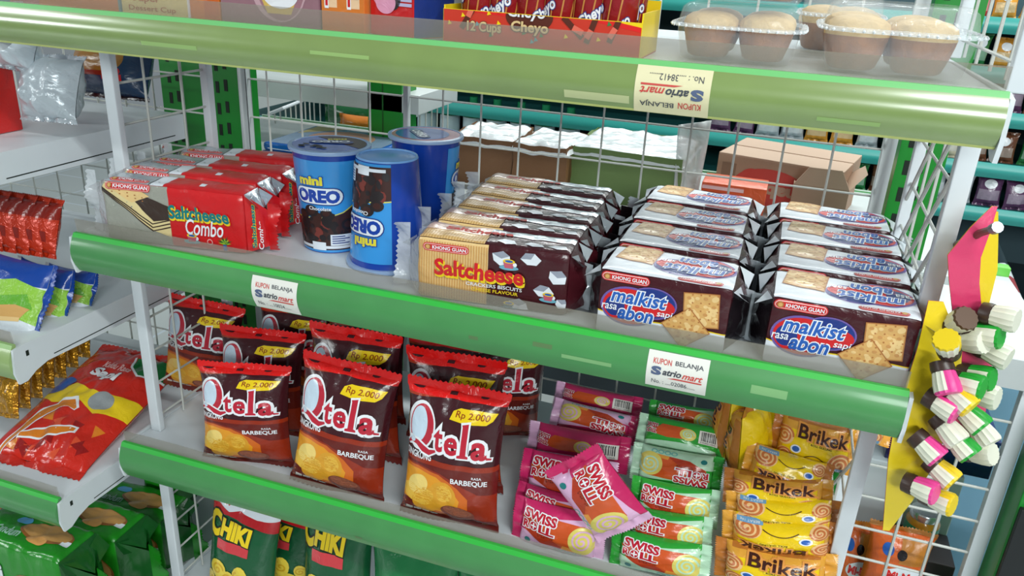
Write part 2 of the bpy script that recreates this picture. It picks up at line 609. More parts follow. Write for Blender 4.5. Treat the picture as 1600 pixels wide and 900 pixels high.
# ------------------------------------------------------------------ box packs in flow wrap (front at y = -d/2, base at z = 0)
def box_pack(w, d, h, front, top, base, end_top, end_side, end_bottom, bevel=0.004, fin=0.016, gusset=0.020, seed=1, sag=0.35, end_sheet=None, one_side=False, left_clear=None, fin_mat=None, crumple=.0008, wing_mat=None):
    """-> [(part name, mesh)]: wrapped body, two folded ends"""
    out = []
    mb = MB()
    r_ = bevel

    def skin(x, y, z, layer=0.0):
        p = Vector((x, y, z))
        c = Vector((max(-w / 2 + r_, min(w / 2 - r_, x)), max(-d / 2 + r_, min(d / 2 - r_, y)), max(r_, min(h - r_, z))))
        n = (p - c).normalized()
        q = c + n * r_
        k = crumple * noise.noise(q * 38 + Vector((seed, 0, 0))) + crumple * .6 * noise.noise(q * 85 + Vector((0, seed, 0)))
        if z < r_: k = 0
        return q + n * (k + layer * LAY)
    lin_ = lambda a, b, m: [a + (b - a) * i / m for i in range(m + 1)]
    nx, ny, nz = max(10, int(w / .005)), max(8, int(d / .005)), max(8, int(h / .005))
    X_, Y_, Z_ = lin_(-w / 2, w / 2, nx), lin_(-d / 2, d / 2, ny), lin_(0, h, nz)
    mb.grid(lambda u, v: skin(-w / 2 + w * u, -d / 2, h * v), nx, nz, base)
    mb.grid(lambda u, v: skin(w / 2 - w * u, d / 2, h * v), nx, nz, base)
    mb.grid(lambda u, v: skin(-w / 2 + w * u, -d / 2 + d * v, h), nx, ny, base)
    mb.grid(lambda u, v: skin(-w / 2 + w * u, d / 2 - d * v, 0), nx, ny, base)
    mb.grid(lambda u, v: skin(w / 2, -d / 2 + d * u, h * v), ny, nz, base)
    mb.grid(lambda u, v: skin(-w / 2, d / 2 - d * u, h * v), ny, nz, base)
    e = 0.0004
    if front:
        front.lay(mb, lambda x, z, l: skin(x, -d / 2, z, l + .6), X_[1:-1], Z_[1:-1], [(0, -w / 2 + e, -1), (0, w / 2 - e, 1), (1, e, -1), (1, h - e, 1)])
    if top:
        top.lay(mb, lambda x, y, l: skin(x, y, h, l + .6), X_[1:-1], Y_[1:-1], [(0, -w / 2 + e, -1), (0, w / 2 - e, 1), (1, -d / 2 + e, -1), (1, d / 2 - e, 1)])
    out.append(('wrapped_body', mb.mesh('pack_body', True, 0)))
    rnd = random.Random(seed)
    for s in (-1, 1):
        mb = MB()
        mt, ms, mbm = end_top, end_side, end_bottom
        if s < 0 and left_clear:
            mt = ms = mbm = left_clear
        n = 6
        x0 = s * (w / 2 - 0.001)
        xr = s * (w / 2 + gusset)
        xf = s * (w / 2 + gusset + fin)
        zc = h * 0.52
        j = lambda a: (rnd.random() - 0.5) * a

        def crum(p, k):
            q = Vector(p) * 60 + Vector((seed * 3.3 + s, 0, 0))
            return (p[0] + s * k * noise.noise(q), p[1] + k * noise.noise(q + Vector((9, 1, 4))), p[2] + k * 0.6 * noise.noise(q + Vector((3, 7, 2))))
        # top flap: folded triangle from the top edge of the box down to the fin
        A, B = (x0, -d / 2 + 0.003, h - 0.002), (x0, d / 2 - 0.003, h - 0.002)
        F1, F0 = (xr, 0, h * (0.80 - sag * 0.3)), (xr, 0, h * 0.10)
        C, D = (x0, -d / 2 + 0.003, 0.003), (x0, d / 2 - 0.003, 0.003)

        def quad(P, Q, R, S, m, k=0.004, nu=6, nv=6, bul=0.0):
            P, Q, R, S = map(Vector, (P, Q, R, S))

            def f(u, v):
                p = (P * (1 - u) + Q * u) * (1 - v) + (S * (1 - u) + R * u) * v
                e = 16 * u * (1 - u) * v * (1 - v)
                p = Vector(crum(p, k * e))
                p.x += s * bul * e
                return p
            if s > 0:
                mb.grid(f, nu, nv, m)
            else:
                mb.grid(lambda u, v: f(1 - u, v), nu, nv, m)
        F1a = (xr - s * 0.004, 0, h * (0.80 - sag * 0.3) + 0.002)
        quad(A, B, F1a, F1a, mt, 0.003, 6, 6, 0.002)
        quad(C, A, F1, F0, ms, 0.006, 6, 8, 0.003)
        quad(B, D, F0, F1, ms, 0.006, 6, 8, 0.003)
        quad(D, C, F0, F0, mbm, 0.003)
        # white fold wings beside the top flap
        wing = [(x0 + s * 0.001, -d / 2 + 0.002, h - 0.003), (x0 + s * 0.016, -d / 2 - 0.002, h * 0.86), (x0 + s * 0.012, -d * 0.16, h * 0.72), (x0 + s * 0.006, -d * 0.2, h * 0.93)]
        wm = mt if (s < 0 and left_clear) else (wing_mat or mt)
        mb.face(wing if s > 0 else wing[::-1], wm)
        wing = [(x0 + s * 0.001, d / 2 - 0.002, h - 0.003), (x0 + s * 0.016, d / 2 + 0.001, h * 0.84), (x0 + s * 0.012, d * 0.16, h * 0.70), (x0 + s * 0.006, d * 0.2, h * 0.93)]
        mb.face(wing[::-1] if s > 0 else wing, wm)
        # crimped fin, standing upright
        nn = 26

        mf = (left_clear if (s < 0 and left_clear) else None) or fin_mat or ms

        def ff(u, v, side):
            z = h * 0.04 + (h * ((1.06 if mf == left_clear else 0.90) - sag * 0.3 * (0 if mf == left_clear else 1)) - h * 0.04) * v
            x = xr + (xf - xr) * u + (s * 0.0012 * (1 if int(round(v * nn)) % 2 else -1) if u > 0.99 else 0)
            y = 0.006 * u * math.sin(v * 6 + seed + s) + 0.003 * math.sin(v * 13 + seed * 2) * u + side * 0.0003
            return (x, y, z)
        a = (lambda u, v: ff(u, v, -1)) if s > 0 else (lambda u, v: ff(1 - u, v, -1))
        b = (lambda u, v: ff(1 - u, v, 1)) if s > 0 else (lambda u, v: ff(u, v, 1))
        mb.grid(a, 4, nn, mf)
        mb.grid(b, 4, nn, mf)
        if end_sheet and s > 0:
            fl = end_sheet
            Pa, Pb = Vector(C), Vector(F0)
            def ef(x, z, l):
                u, v = x, z
                p = (Vector(C) * (1 - v) + Vector(A) * v) * (1 - u) + (Vector(F0) * (1 - v) + Vector(F1) * v) * u
                return p + Vector((0.5, -1, 0)).normalized() * (0.0035 + l * 0.0003)
            fl.lay(mb, ef, [], [])
        out.append(('folded_end', mb.mesh('pack_end', True, 0)))
    return out


def pack_thing(name, parts, label, cat, group=None):
    r = thing(name, label, cat, group)
    for nm, me in parts:
        link_mesh(nm, me, r)
    return r


# ------------------------------------------------------------------ artwork
def khong_guan(sh, x0, z0, w, h, rot=0.0, l=4):
    c, s = math.cos(rot), math.sin(rot)
    if rot:
        # upside-down badge
        sh.capsule(x0, z0, x0 + w, z0 + h, RED, l)
        sh.capsule(x0 + h * .10, z0 + h * .10, x0 + w - h * .10, z0 + h * .90, PINKW, l + .5)
        sh.capsule(x0 + h * .18, z0 + h * .18, x0 + w - h * .18, z0 + h * .82, RED, l + 1)
        sh.ell(x0 + w - h * .62, z0 + h / 2, h * .34, h * .34, TAN, l + 2)
        sh.text('KHONG GUAN', x0 + h * .35, z0 + h * .28, x0 + w - h * 1.15, z0 + h * .72, WHITE, l + 2, 0.02, rot=rot)
    else:
        sh.capsule(x0, z0, x0 + w, z0 + h, RED, l)
        sh.capsule(x0 + h * .10, z0 + h * .10, x0 + w - h * .10, z0 + h * .90, PINKW, l + .5)
        sh.capsule(x0 + h * .18, z0 + h * .18, x0 + w - h * .18, z0 + h * .82, RED, l + 1)
        sh.ell(x0 + h * .62, z0 + h / 2, h * .34, h * .34, TAN3, l + 2)
        sh.ell(x0 + h * .62, z0 + h / 2, h * .22, h * .22, TAN, l + 2.5)
        sh.text('KHONG GUAN', x0 + h * 1.15, z0 + h * .28, x0 + w - h * .35, z0 + h * .72, WHITE, l + 2, 0.025)


PINKW = film('print_pink_white', (238, 190, 186), 0.3)
BLUE = film('print_blue', (34, 92, 178), 0.3)
NAVY = film('print_navy', (28, 52, 128), 0.3)
PURPLE = film('print_purple', (110, 88, 160), 0.3)
GREENL = film('print_lime', (150, 190, 50), 0.3)


def cracker(sh, cx, cz, r, rot, l=3, sq=1.0):
    def R(x, z): return (cx + (x * math.cos(rot) - z * math.sin(rot)), cz + (x * math.sin(rot) + z * math.cos(rot)) * sq)
    sh.poly([R(-r, -r), R(r, -r), R(r, r), R(-r, r)], TAN3, l)
    a = r * .94
    sh.poly([R(-a, -a), R(a, -a), R(a, a), R(-a, a)], TAN, l + .4)
    rnd = random.Random(int(cx * 9999) + 3)
    for i in range(14):
        x, z = rnd.uniform(-.8, .8) * r, rnd.uniform(-.8, .8) * r
        p = R(x, z)
        sh.ell(p[0], p[1], r * .22, r * .16 * sq, TAN2, l + .5 + i * .01, rnd.uniform(0, 3), n=10)
    for i in range(4):
        for j in range(4):
            x, z = (i - 1.5) * r * .46, (j - 1.5) * r * .46
            p = R(x, z)
            sh.ell(p[0], p[1], r * .13, r * .10 * sq, TAN3B if (i + j) % 2 else TAN2, l + .8, n=8)
            p = R(x + r * .2, z + r * .2)
            sh.ell(p[0], p[1], r * .05, r * .05 * sq, TAN3, l + 1.2, n=6)


def malkist_oval(sh, cx, cz, k, rot=0.0, l=2, sq=1.0):
    """two overlapping ovals with the name; k = half width"""
    def R(x, z):
        x, z = x * k, z * k * sq
        return (cx + x * math.cos(rot) - z * math.sin(rot), cz + x * math.sin(rot) + z * math.cos(rot))
    for (x, z, rx, rz, m, ll) in ((-.22, -.06, .76, .58, PURPLE, 0), (.34, .14, .64, .46, PURPLE, .2), (.34, .14, .60, .42, NAVY, .7), (-.22, -.06, .70, .52, RED, .9), (.38, .06, .56, .28, RED, 1.1), (-.60, -.1, .26, .30, NAVY, 1.0), (.28, .34, .30, .16, NAVY, 1.4)):
        p = R(x, z)
        sh.ell(p[0], p[1], rx * k, rz * k * sq, m, l + ll)
    def T(s, x0, z0, x1, z1, m, **kw):
        p = R((x0 + x1) / 2, (z0 + z1) / 2)
        W, H = (x1 - x0) * k, (z1 - z0) * k * sq
        sh.text(s, p[0] - W / 2, p[1] - H / 2, p[0] + W / 2, p[1] + H / 2, m, rot=rot, **kw)
    T('malkist', -.72, .02, .72, .44, BLUE, layer=l + 3, bold=.025, shear=.22, halo=WHITE, hw=.05)
    T('abon', -.50, -.46, .42, -.02, BLUE, layer=l + 3.4, bold=.03, shear=.22, halo=WHITE, hw=.055)
    T('rasa', -.94, -.22, -.54, -.06, WHITE, layer=l + 3, bold=.01, shear=.15)
    T('sapi', .50, -.24, .90, -.02, WHITE, layer=l + 3, bold=.01, shear=.15)


def malkist_pack():
    w, d, h = 0.124, 0.080, 0.066
    f = Sheet()
    f.poly([(-w, -.01), (w, -.01), (w, .016), (.03, .022), (-.02, .020), (-w, .029)], SILVERW, 1)
    f.stroke([(-w, .029), (-.02, .020), (.03, .022), (w, .016)], .0012, YEL, 1.5)
    malkist_oval(f, -.0225, .0345, .037, 0, 2, 0.94)
    cracker(f, .036, .041, .0165, .10, 3, 1.05)
    cracker(f, .024, .021, .0165, .72, 5.5, .92)
    khong_guan(f, -.060, .0555, .046, .0088, 0, 3)
    t = Sheet()
    t.rect(-w, -d / 2 + .001, w, d / 2 - .009, SILVERW, 1)
    malkist_oval(t, .022, .002, .040, PI, 2, 1.18)
    cracker(t, -.034, .014, .019, -.14, 3, 1.15)
    khong_guan(t, .010, -.0375, .042, .0072, PI, 3)
    return box_pack(w, d, h, f, t, MAROON, MAROON, DARK, SILVERW, 0.004, 0.014, 0.016, 3, fin_mat=SILVER, crumple=.0007, wing_mat=SILVERW)


def cup_doodle(sh, cx, cz, k, body, l=4):
    sh.ell(cx, cz - k * .42, k * 1.0, k * .26, film('doodle_blue', (110, 170, 190)), l)
    sh.poly([(cx - k * .62, cz + k * .3), (cx - k * .42, cz - k * .45), (cx + k * .42, cz - k * .45), (cx + k * .62, cz + k * .3)], body, l + .4)
    sh.ell(cx + k * .62, cz - k * .02, k * .2, k * .22, WHITE, l + .2)
    sh.ell(cx, cz + k * .3, k * .62, k * .22, YEL, l + .8)
    sh.ell(cx, cz + k * .3, k * .42, k * .13, BLUE, l + 1.2)


def saltcheese_pack():
    w, d, h = 0.160, 0.050, 0.068
    pk = film('doodle_pink', (196, 90, 110))
    f = Sheet()
    f.rect(-w, -.01, -.004, .10, TAN2, 1)
    for i in range(27):
        x = -.078 + i * .00275
        f.rect(x, .003, x + .0011, h - .004, TAN, 2)
        f.rect(x + .0011, .003, x + .0015, h - .004, TAN3, 2)
    for (x, z, r, a) in ((.010, .055, .010, .4), (.040, .0575, .009, 1.1), (.068, .042, .010, .2), (.055, .025, .009, .9), (.030, .006, .010, .5), (.074, .014, .007, .1)):
        pts = [(x + r * (1.2 if i % 3 else .9) * math.cos(a + i * PI / 3), z + r * .8 * math.sin(a + i * PI / 3)) for i in range(6)]
        f.poly(pts, SILVERW, 2)
        f.poly([(x, z), pts[0], pts[1], pts[2]], film('print_grey', (150, 156, 170)), 2.5)
    cup_doodle(f, .018, .050, .010, pk)
    cup_doodle(f, .060, .020, .009, pk)
    cup_doodle(f, .020, .005, .009, film('doodle_teal', (60, 110, 130)))
    khong_guan(f, -.073, .0535, .049, .0088, 0, 3)
    f.text('Saltcheese', -.060, .0285, .034, .047, RED, 8, .035, shadow=YEL, sh=(.0012, -.0018), hw=.05)
    f.text('CRACKERS BISCUITS', -.026, .0218, .033, .0256, WHITE, 7, .012)
    f.text('CHEESE FLAVOUR', -.020, .0166, .029, .0202, YEL, 7, .015)
    t = Sheet()
    t.rect(-w, -d / 2 + .001, -.010, d / 2, TAN, 1)
    for i in range(24):
        x = -.079 + i * .003
        t.rect(x, -d / 2 + .001, x + .0014, -.004, TAN2, 1.5)
    t.rect(-.010, .006, w, d / 2 - .001, SILVER, 1.4)  # silver band paints a glare onto the maroon film
    t.rect(-w, .000, -.010, d / 2 - .004, film('print_rose', (224, 188, 170), 0.2), 2)
    t.text('Saltcheese', -.058, .003, .014, .014, INKR, 3, .03)
    for (x, y) in ((.012, -.015), (.040, -.014), (.064, -.012)):
        t.poly([(x - .010, y), (x - .004, y + .007), (x + .007, y + .006), (x + .011, y - .003), (x, y - .006)], SILVERW, 2)
    return box_pack(w, d, h, f, t, MAROON, MAROON, MAROON, MAROON, 0.006, 0.016, 0.016, 5, left_clear=CLEARF, fin_mat=DARK, crumple=.0014, wing_mat=SILVER)


def pine(sh, cx, cz, k, l=4):
    g = film('print_dark_green', (34, 92, 50))
    for i in range(9):
        a = PI / 2 + (i - 4) * .38
        r = k * (1.0 if i % 2 else .8)
        sh.poly([(cx + .18 * k * math.cos(a + 1.57), cz + .18 * k * math.sin(a + 1.57)), (cx + r * math.cos(a), cz + r * math.sin(a)), (cx - .18 * k * math.cos(a + 1.57), cz - .18 * k * math.sin(a + 1.57))], g if i % 2 else GREENL, l + i * .05)
    sh.rect(cx - .22 * k, cz - .8 * k, cx + .22 * k, cz - .1 * k, BLUE, l + .8)


def combo_pack():
    w, d, h = 0.178, 0.040, 0.074
    WAF = film('print_wafer_dark', (60, 44, 36), 0.3)
    CRM = film('print_cream', (226, 206, 150), 0.3)
    f = Sheet()
    f.rect(-.004, -.01, w, .10, RED, 1)
    f.poly([(-w, -.01), (-.004, -.01), (-.004, .10), (-w, .10)], film('film_clear_grey', (172, 172, 160), 0.16, 0.25, 0.6), 1)
    # wafer corner with three cream layers
    f.poly([(-.082, .070), (-.024, .052), (-.004, .040), (-.004, .012), (-.026, .0185), (-.086, .062)], CRM, 2)
    for k in range(3):
        o = -.0042 * k
        f.stroke([(-.085, .066 + o * .4), (-.027, .0265 + o), (-.004, .0335 + o)], .0016, WAF, 2.6)
    f.poly([(-.048, .053), (-.030, .059), (-.004, .050), (-.004, .034), (-.025, .030)], WAF, 3)
    f.poly([(-.082, .071), (-.038, .066), (-.026, .060), (-.050, .050)], TAN2, 3.2)
    for i in range(5):
        for j in range(2):
            f.ell(-.072 + i * .009, .066 - i * .0022 - j * .004, .0012, .0008, TAN3, 3.6, n=6)
    khong_guan(f, -.080, .0645, .056, .0085, 0, 4)
    f.text('Saltcheese', -.004, .036, .070, .0525, film('print_teal', (20, 120, 120)), 8, .035, shadow=YEL, sh=(.0008, -.0016), hw=.06, arc=.001)
    f.text('Combo', .016, .0195, .062, .0385, WHITE, 10, .012, shear=.25)
    cup_doodle(f, .022, .015, .010, film('doodle_pink'[:11], (196, 90, 110)), 4)
    f.ell(.044, .0125, .0035, .0035, film('print_pink_white', (238, 190, 186)), 4)
    f.ell(.044, .0125, .0026, .0026, RED, 4.5)
    pine(f, .062, .012, .010)
    f.text('BISKUIT + WAFERS', .020, .0012, .066, .0048, PINKW, 4, .015)
    t = Sheet()
    t.rect(-w, -d / 2, -.010, d / 2, SILVER, 1)
    t.rect(-.026, -d / 2 + .001, -.010, d / 2 - .004, SILVERW, 1.4)
    t.stroke([(-.028, -d / 2), (-.026, d / 2)], .001, BLACKP, 1.6)
    t.rect(-.010, -d / 2, w, d / 2, RED, 1)
    khong_guan(t, -.078, -.0175, .048, .009, 0, 2)
    t.rect(.030, -.010, .037, -.002, SILVERW, 2)
    e = Sheet()
    e.text('Saltcheese', -.10, .40, .75, .60, film('print_teal', (20, 120, 120)), 3, .035, rot=PI / 2, shadow=YEL, sh=(.01, -.01), hw=.06)
    e.text('Combo', .30, .22, .95, .44, WHITE, 4, .012, shear=.2, rot=PI / 2)
    return box_pack(w, d, h, f, t, RED, SILVER, RED, RED, 0.008, 0.012, 0.018, 8, crumple=.0020, end_sheet=e, left_clear=CLEARF, fin_mat=RED)


def qtela_bag():
    w, h = 0.140, 0.185
    base = film('bag_brown', (62, 20, 26), 0.24, 0, 0.3)
    redf = film('bag_red', (226, 26, 24), 0.24, 0, 0.5, 110)
    OR1, OR2, OR3, OR4 = film('bag_amber', (234, 156, 30)), film('bag_orange', (214, 104, 24)), film('bag_rust', (150, 44, 18)), film('bag_deep_red', (104, 26, 18))
    CH1, CH2, CH3 = film('chip_yellow', (240, 190, 70)), film('chip_gold', (226, 160, 40)), film('chip_pale', (250, 216, 120))
    s = Sheet()
    s.poly([(-w, .1600), (-.02, .169), (.03, .1695), (w, .166), (w, .20), (-w, .20)], redf, 1)
    s.poly([(-w, .1605), (-.05, .165), (-.02, .1692), (-.05, .1675), (-w, .166)], film('bag_red_fold', (170, 50, 18)), 1.5)
    # lower picture
    s.rect(-w, -.01, w, .092, OR4, 1)
    s.rect(-w, .086, w, .093, OR3, 1.3)
    s.poly([(-w, .078), (-.045, .083), (-.010, .078), (.020, .066), (.045, .056), (w, .052), (w, -.01), (-w, -.01)], OR3, 1.5)
    s.poly([(-w, .076), (-.045, .081), (-.012, .076), (.016, .062), (.032, .048), (.030, -.01), (-w, -.01)], OR2, 2)
    s.poly([(-w, .072), (-.045, .077), (-.016, .072), (.008, .058), (.020, .044), (.014, .02), (-w, .02)], OR1, 2.4)
    s.poly([(-w, -.01), (w, -.01), (w, .020), (.045, .016), (.0, .010), (-.06, .030), (-w, .032)], OR4, 2.6)
    for (x, z, rx, rz, a, m) in ((-.006, .047, .021, .020, .4, CH2), (-.045, .055, .018, .013, .6, CH3), (-.052, .040, .018, .012, -.3, CH1), (-.030, .034, .024, .019, .5, CH2), (-.034, .038, .016, .012, .6, CH1), (-.004, .050, .013, .012, .2, CH1)):
        s.ell(x, z, rx, rz, m, 3, a)
    s.ell(.016, .024, .0245, .011, film('snack_slab', (128, 62, 44), 0.4, 0, 0.8, 200), 3.6, -.06)
    s.ell(.016, .0265, .021, .0075, film('snack_slab_light', (156, 88, 64), 0.4, 0, 0.8, 200), 3.9, -.06)
    s.poly([(.008, .010), (.05, .013), (.058, .006), (.03, .004)], film('chilli', (196, 70, 30)), 3.4)
    s.ell(.052, .008, .005, .004, TAN2, 3.8)
    for i in range(4):
        s.rect(-.062 + i * .0125, .008 - i * .0006, -.0515 + i * .0125, .017 - i * .0006, PAPER, 3.4)
        s.rect(-.060 + i * .0125, .0105 - i * .0006, -.0535 + i * .0125, .012 - i * .0006, INK, 3.8)
    n0 = len(s.items)
    # price tag
    Y = film('tag_yellow', (240, 205, 20))
    s.poly([(-.004, .140), (.000, .150), (.010, .1545), (.030, .155), (.061, .1535), (.056, .144), (.048, .139), (.030, .1375), (.012, .138)], Y, 2)
    s.text('Rp 2.000', .004, .1415, .052, .1515, film('tag_ink', (150, 60, 10)), 3, .01, shear=.12)
    # wordmark
    LR = film('logo_red', (190, 36, 56))
    LB = film('logo_pale_blue', (206, 224, 240))
    hw = .0030
    s.ell(-.046, .124, .0200 + hw, .0275 + hw, WHITE, 2, -.16)
    s.ell(-.045, .124, .0196, .0270, LR, 2.4, -.16)
    s.ell(-.0490, .1255, .0135, .0225, LB, 2.8, -.16)
    tail = [(-.066, .098), (-.060, .104), (-.050, .103), (-.040, .097), (-.030, .094), (-.020, .098)]
    s.stroke(tail, [.006, .012, .012, .013, .012, .007], WHITE, 3)
    s.stroke(tail, [.0018, .006, .0065, .008, .007, .003], LR, 3.4)
    s.ell(-.058, .105, .0045, .0035, LB, 3.6)
    def glyph(c, x0, z0, x1, z1):
        s.text(c, x0, z0, x1, z1, LR, 3.6, .028, halo=WHITE, hw=.085)
    slabs = []
    glyph('t', -.024, .098, -.010, .127)
    glyph('e', -.008, .097, .012, .119)
    s.poly([(.0135, .1385), (.0275, .1415), (.0275, .101), (.031, .099), (.031, .0935), (.011, .0935), (.011, .099), (.0145, .101), (.0145, .133)], WHITE, 3.3)
    s.poly([(.0155, .136), (.0250, .1385), (.0250, .0995), (.0285, .0985), (.0285, .0955), (.0125, .0955), (.0125, .0985), (.0165, .0995), (.0165, .1335)], LR, 3.6)
    glyph('a', .032, .095, .054, .118)
    s.poly([(.050, .102), (.053, .0935), (.062, .093), (.063, .099), (.057, .099)], WHITE, 3.3)
    s.poly([(.050, .104), (.054, .0955), (.0605, .0952), (.061, .0975), (.055, .0985)], LR, 3.7)
    s.text('SINGKONG', -.067, .0835, -.026, .0925, WHITE, 3, .02, shear=-.05)
    for k_ in range(n0, len(s.items)):
        v_, f_, m_, l_ = s.items[k_]
        s.items[k_] = ([(a_, b_ + .0072) for a_, b_ in v_], f_, m_, l_)
    s.text('BARBEQUE', .006, .0665, .058, .0745, WHITE, 3, .02)
    s.text('RASA', .036, .0765, .050, .0798, WHITE, 3, .01)
    ms = pillow('bag', w, h, 0.05, base, s, .010, .010, 'v', redf, OR4, 24, 30, seed=2, wr=.0020)
    return ms, w, h


def swiss_roll(kind):
    w, h = 0.135, 0.066
    if kind == 'green':
        base, pale = film('roll_green', (44, 160, 54), 0.25), film('roll_mint', (184, 222, 192), 0.25)
    else:
        base, pale = film('roll_pink', (196, 38, 96), 0.25), film('roll_lilac', (222, 176, 210), 0.25)
    OR, ORD, SW, SWL = film('roll_cake', (206, 84, 34)), film('roll_cake_dark', (178, 56, 28)), film('roll_sponge', (222, 206, 104)), pale
    RT = film('roll_red', (186, 22, 44))
    s = Sheet()
    s.poly([(-w, -.01), (w, -.01), (w, .062), (.045, .060), (-.005, .054), (-.030, .040), (-.045, .026), (-w, .030)], pale, 1)
    s.poly([(-.052, .046), (-.044, .026), (-.02, .014), (.040, .010), (.040, .052), (-.01, .054)], OR, 2)
    s.poly([(-.050, .044), (-.042, .026), (-.02, .014), (.014, .0115), (-.01, .028), (-.03, .044)], ORD, 2.3)
    s.poly([(.010, .0118), (.040, .010), (.040, .016), (.012, .018)], film('roll_cake_edge', (226, 150, 60)), 2.4)
    s.ell(.038, .030, .019, .0215, SW, 3)
    s.spiral(.038, .030, .0155, .0175, 2.4, .0026, pale, 3.5)
    n0 = len(s.items)
    s.text('SWISS', -.060, .0445, -.008, .0575, RT, 5, .045, halo=WHITE, hw=.075, rot=-.06)
    s.text('R', -.061, .031, -.051, .042, RT, 5, .045, halo=WHITE, hw=.075)
    s.ell(-.0435, .0365, .0072, .0072, WHITE, 4.4)
    s.ell(-.0435, .0365, .0060, .0060, RT, 5)
    s.rect(-.0480, .0355, -.0390, .0375, WHITE, 5.5)
    s.rect(-.0445, .0320, -.0425, .0410, WHITE, 5.6)
    s.text('LL', -.035, .0295, -.010, .042, RT, 5, .045, halo=WHITE, hw=.075, rot=-.05)
    s.text('いロール', -.036, .0235, -.010, .0290, film('roll_ink', (92, 30, 20)), 4, 0.01)
    s.ell(-.052, .012, .005, .004, film('print_teal', (20, 120, 120)), 3)
    for k_ in range(n0, len(s.items)):
        v_, f_, m_, l_ = s.items[k_]
        s.items[k_] = ([(a_ * .94 + .0085, b_) for a_, b_ in v_], f_, m_, l_)
    for i in range(4):
        s.ell(.004 + i * .010, .0065, .005, .0035, film('roll_pattern', (120, 190, 180)), 2.2, n=12)
        s.ell(.004 + i * .010, .0065, .003, .002, pale, 2.6, n=10)
    ms = pillow('roll', w, h, 0.034, base, s, .013, .013, 'u', pale, base, 26, 16, seed=4 if kind == 'green' else 6, pinch=.06, wr=.0022, power=.4)
    # back: barcode side
    b = Sheet()
    b.poly([(-w, -.01), (w, -.01), (w, .012), (.0, .018), (-w, .012)], pale, 1)
    b.poly([(-.046, .030), (-.02, .024), (.012, .026), (.012, .048), (-.03, .050)], OR, 2)
    b.ell(.010, .036, .012, .012, SW, 2.5)
    b.spiral(.010, .036, .009, .009, 2, .002, pale, 3)
    b.rect(.026, .024, .054, .050, PAPER, 3)
    rnd = random.Random(3)
    x = .029
    while x < .051:
        ww = rnd.choice((.0005, .0009, .0014))
        b.rect(x, .030, x + ww, .048, BLACKP, 4)
        x += ww + rnd.choice((.0006, .0011))
    b.text('8 993054 120045', .029, .0255, .051, .0285, BLACKP, 4)
    b.text('SWISS', -.056, .040, -.036, .050, RT, 4, .04, halo=WHITE, hw=.06, rot=-.2)
    b.text('ROLL', -.056, .030, -.036, .039, RT, 4, .04, halo=WHITE, hw=.06, rot=-.2)
    mb2 = pillow('roll_back', w, h, 0.034, base, b, .013, .013, 'u', base, pale, 26, 16, seed=8 if kind == 'green' else 9, pinch=.06, wr=.0026, power=.4)
    return ms, mb2, w, h


def brikek_bag():
    w, h = 0.140, 0.072
    base = film('brikek_yellow', (238, 200, 16), 0.24)
    BR, BR2, CU, CUL = film('brikek_brown', (184, 112, 44)), film('brikek_amber', (222, 158, 56)), film('brikek_curl', (200, 112, 56)), film('brikek_curl_light', (238, 190, 130))
    DK = film('brikek_dark', (64, 26, 16))
    s = Sheet()
    s.poly([(-w, .058), (-.03, .056), (.02, .053), (w, .058), (w, .1), (-w, .1)], BR2, 1)
    s.poly([(-w, .066), (.0, .067), (w, .065), (w, .1), (-w, .1)], BR, 1.3)
    s.poly([(-w, -.01), (-.054, -.01), (-.050, .04), (-.05, .08), (-w, .08)], BR2, 1.6)
    s.poly([(w, -.01), (.054, -.01), (.050, .04), (.052, .08), (w, .08)], BR2, 1.6)
    for (x, z, r) in ((-.050, .044, .014), (-.046, .014, .012), (.040, .016, .019)):
        s.ell(x, z, r, r, CUL, 2)
        s.spiral(x, z, r * .95, r * .95, 2.6, r * .20, CU, 2.5)
    s.text('Brikek', -.030, .044, .048, .064, DK, 6, .022, halo=film('brikek_halo', (226, 150, 70)), hw=.085, rot=-.05)
    s.capsule(-.012, .0365, .026, .0425, YEL, 3)
    s.text('ROLL GULUNG', -.009, .0380, .023, .0415, DK, 4, .02)
    s.ell(-.030, .028, .008, .0065, SILVERW, 3)
    s.ell(-.030, .028, .0055, .0045, BLUE, 3.5)
    s.stroke([(-.022 + .003 * i, .014 + .009 * math.sin(PI * i / 14)) for i in range(15)], .0014, DK, 4)
    s.rect(.020, .002, .052, .009, film('brikek_blue', (110, 160, 200)), 3, )
    s.text('BERAT 16g', .024, .0035, .048, .0072, PAPER, 4)
    ms = pillow('brikek', w, h, 0.050, base, s, .013, .013, 'u', BR2, BR, 26, 16, seed=11, pinch=.06, wr=.0026, power=.4)
    return ms, w, h

# ================================================================== the setting
FLOORZ = -0.98
TILE = mat('floor_tile', (196, 206, 210), 0.25, 0, 0, mottle=0.06, mscale=6)


def brick_floor():
    m = bpy.data.materials.new('floor_tiles')
    m.use_nodes = True
    nt = m.node_tree
    b = nt.nodes['Principled BSDF']
    tc = nt.nodes.new('ShaderNodeTexCoord')
    br = nt.nodes.new('ShaderNodeTexBrick')
    br.offset = 0.0
    br.inputs['Color1'].default_value = (*lin((186, 192, 190)), 1)
    br.inputs['Color2'].default_value = (*lin((176, 184, 184)), 1)
    br.inputs['Mortar'].default_value = (*lin((196, 206, 214)), 1)
    br.inputs['Scale'].default_value = 1.0
    br.inputs['Brick Width'].default_value = 0.40
    br.inputs['Row Height'].default_value = 0.40
    br.inputs['Mortar Size'].default_value = 0.006
    nt.links.new(tc.outputs['Object'], br.inputs['Vector'])
    nt.links.new(br.outputs['Color'], b.inputs['Base Color'])
    b.inputs['Roughness'].default_value = 0.25
    return m


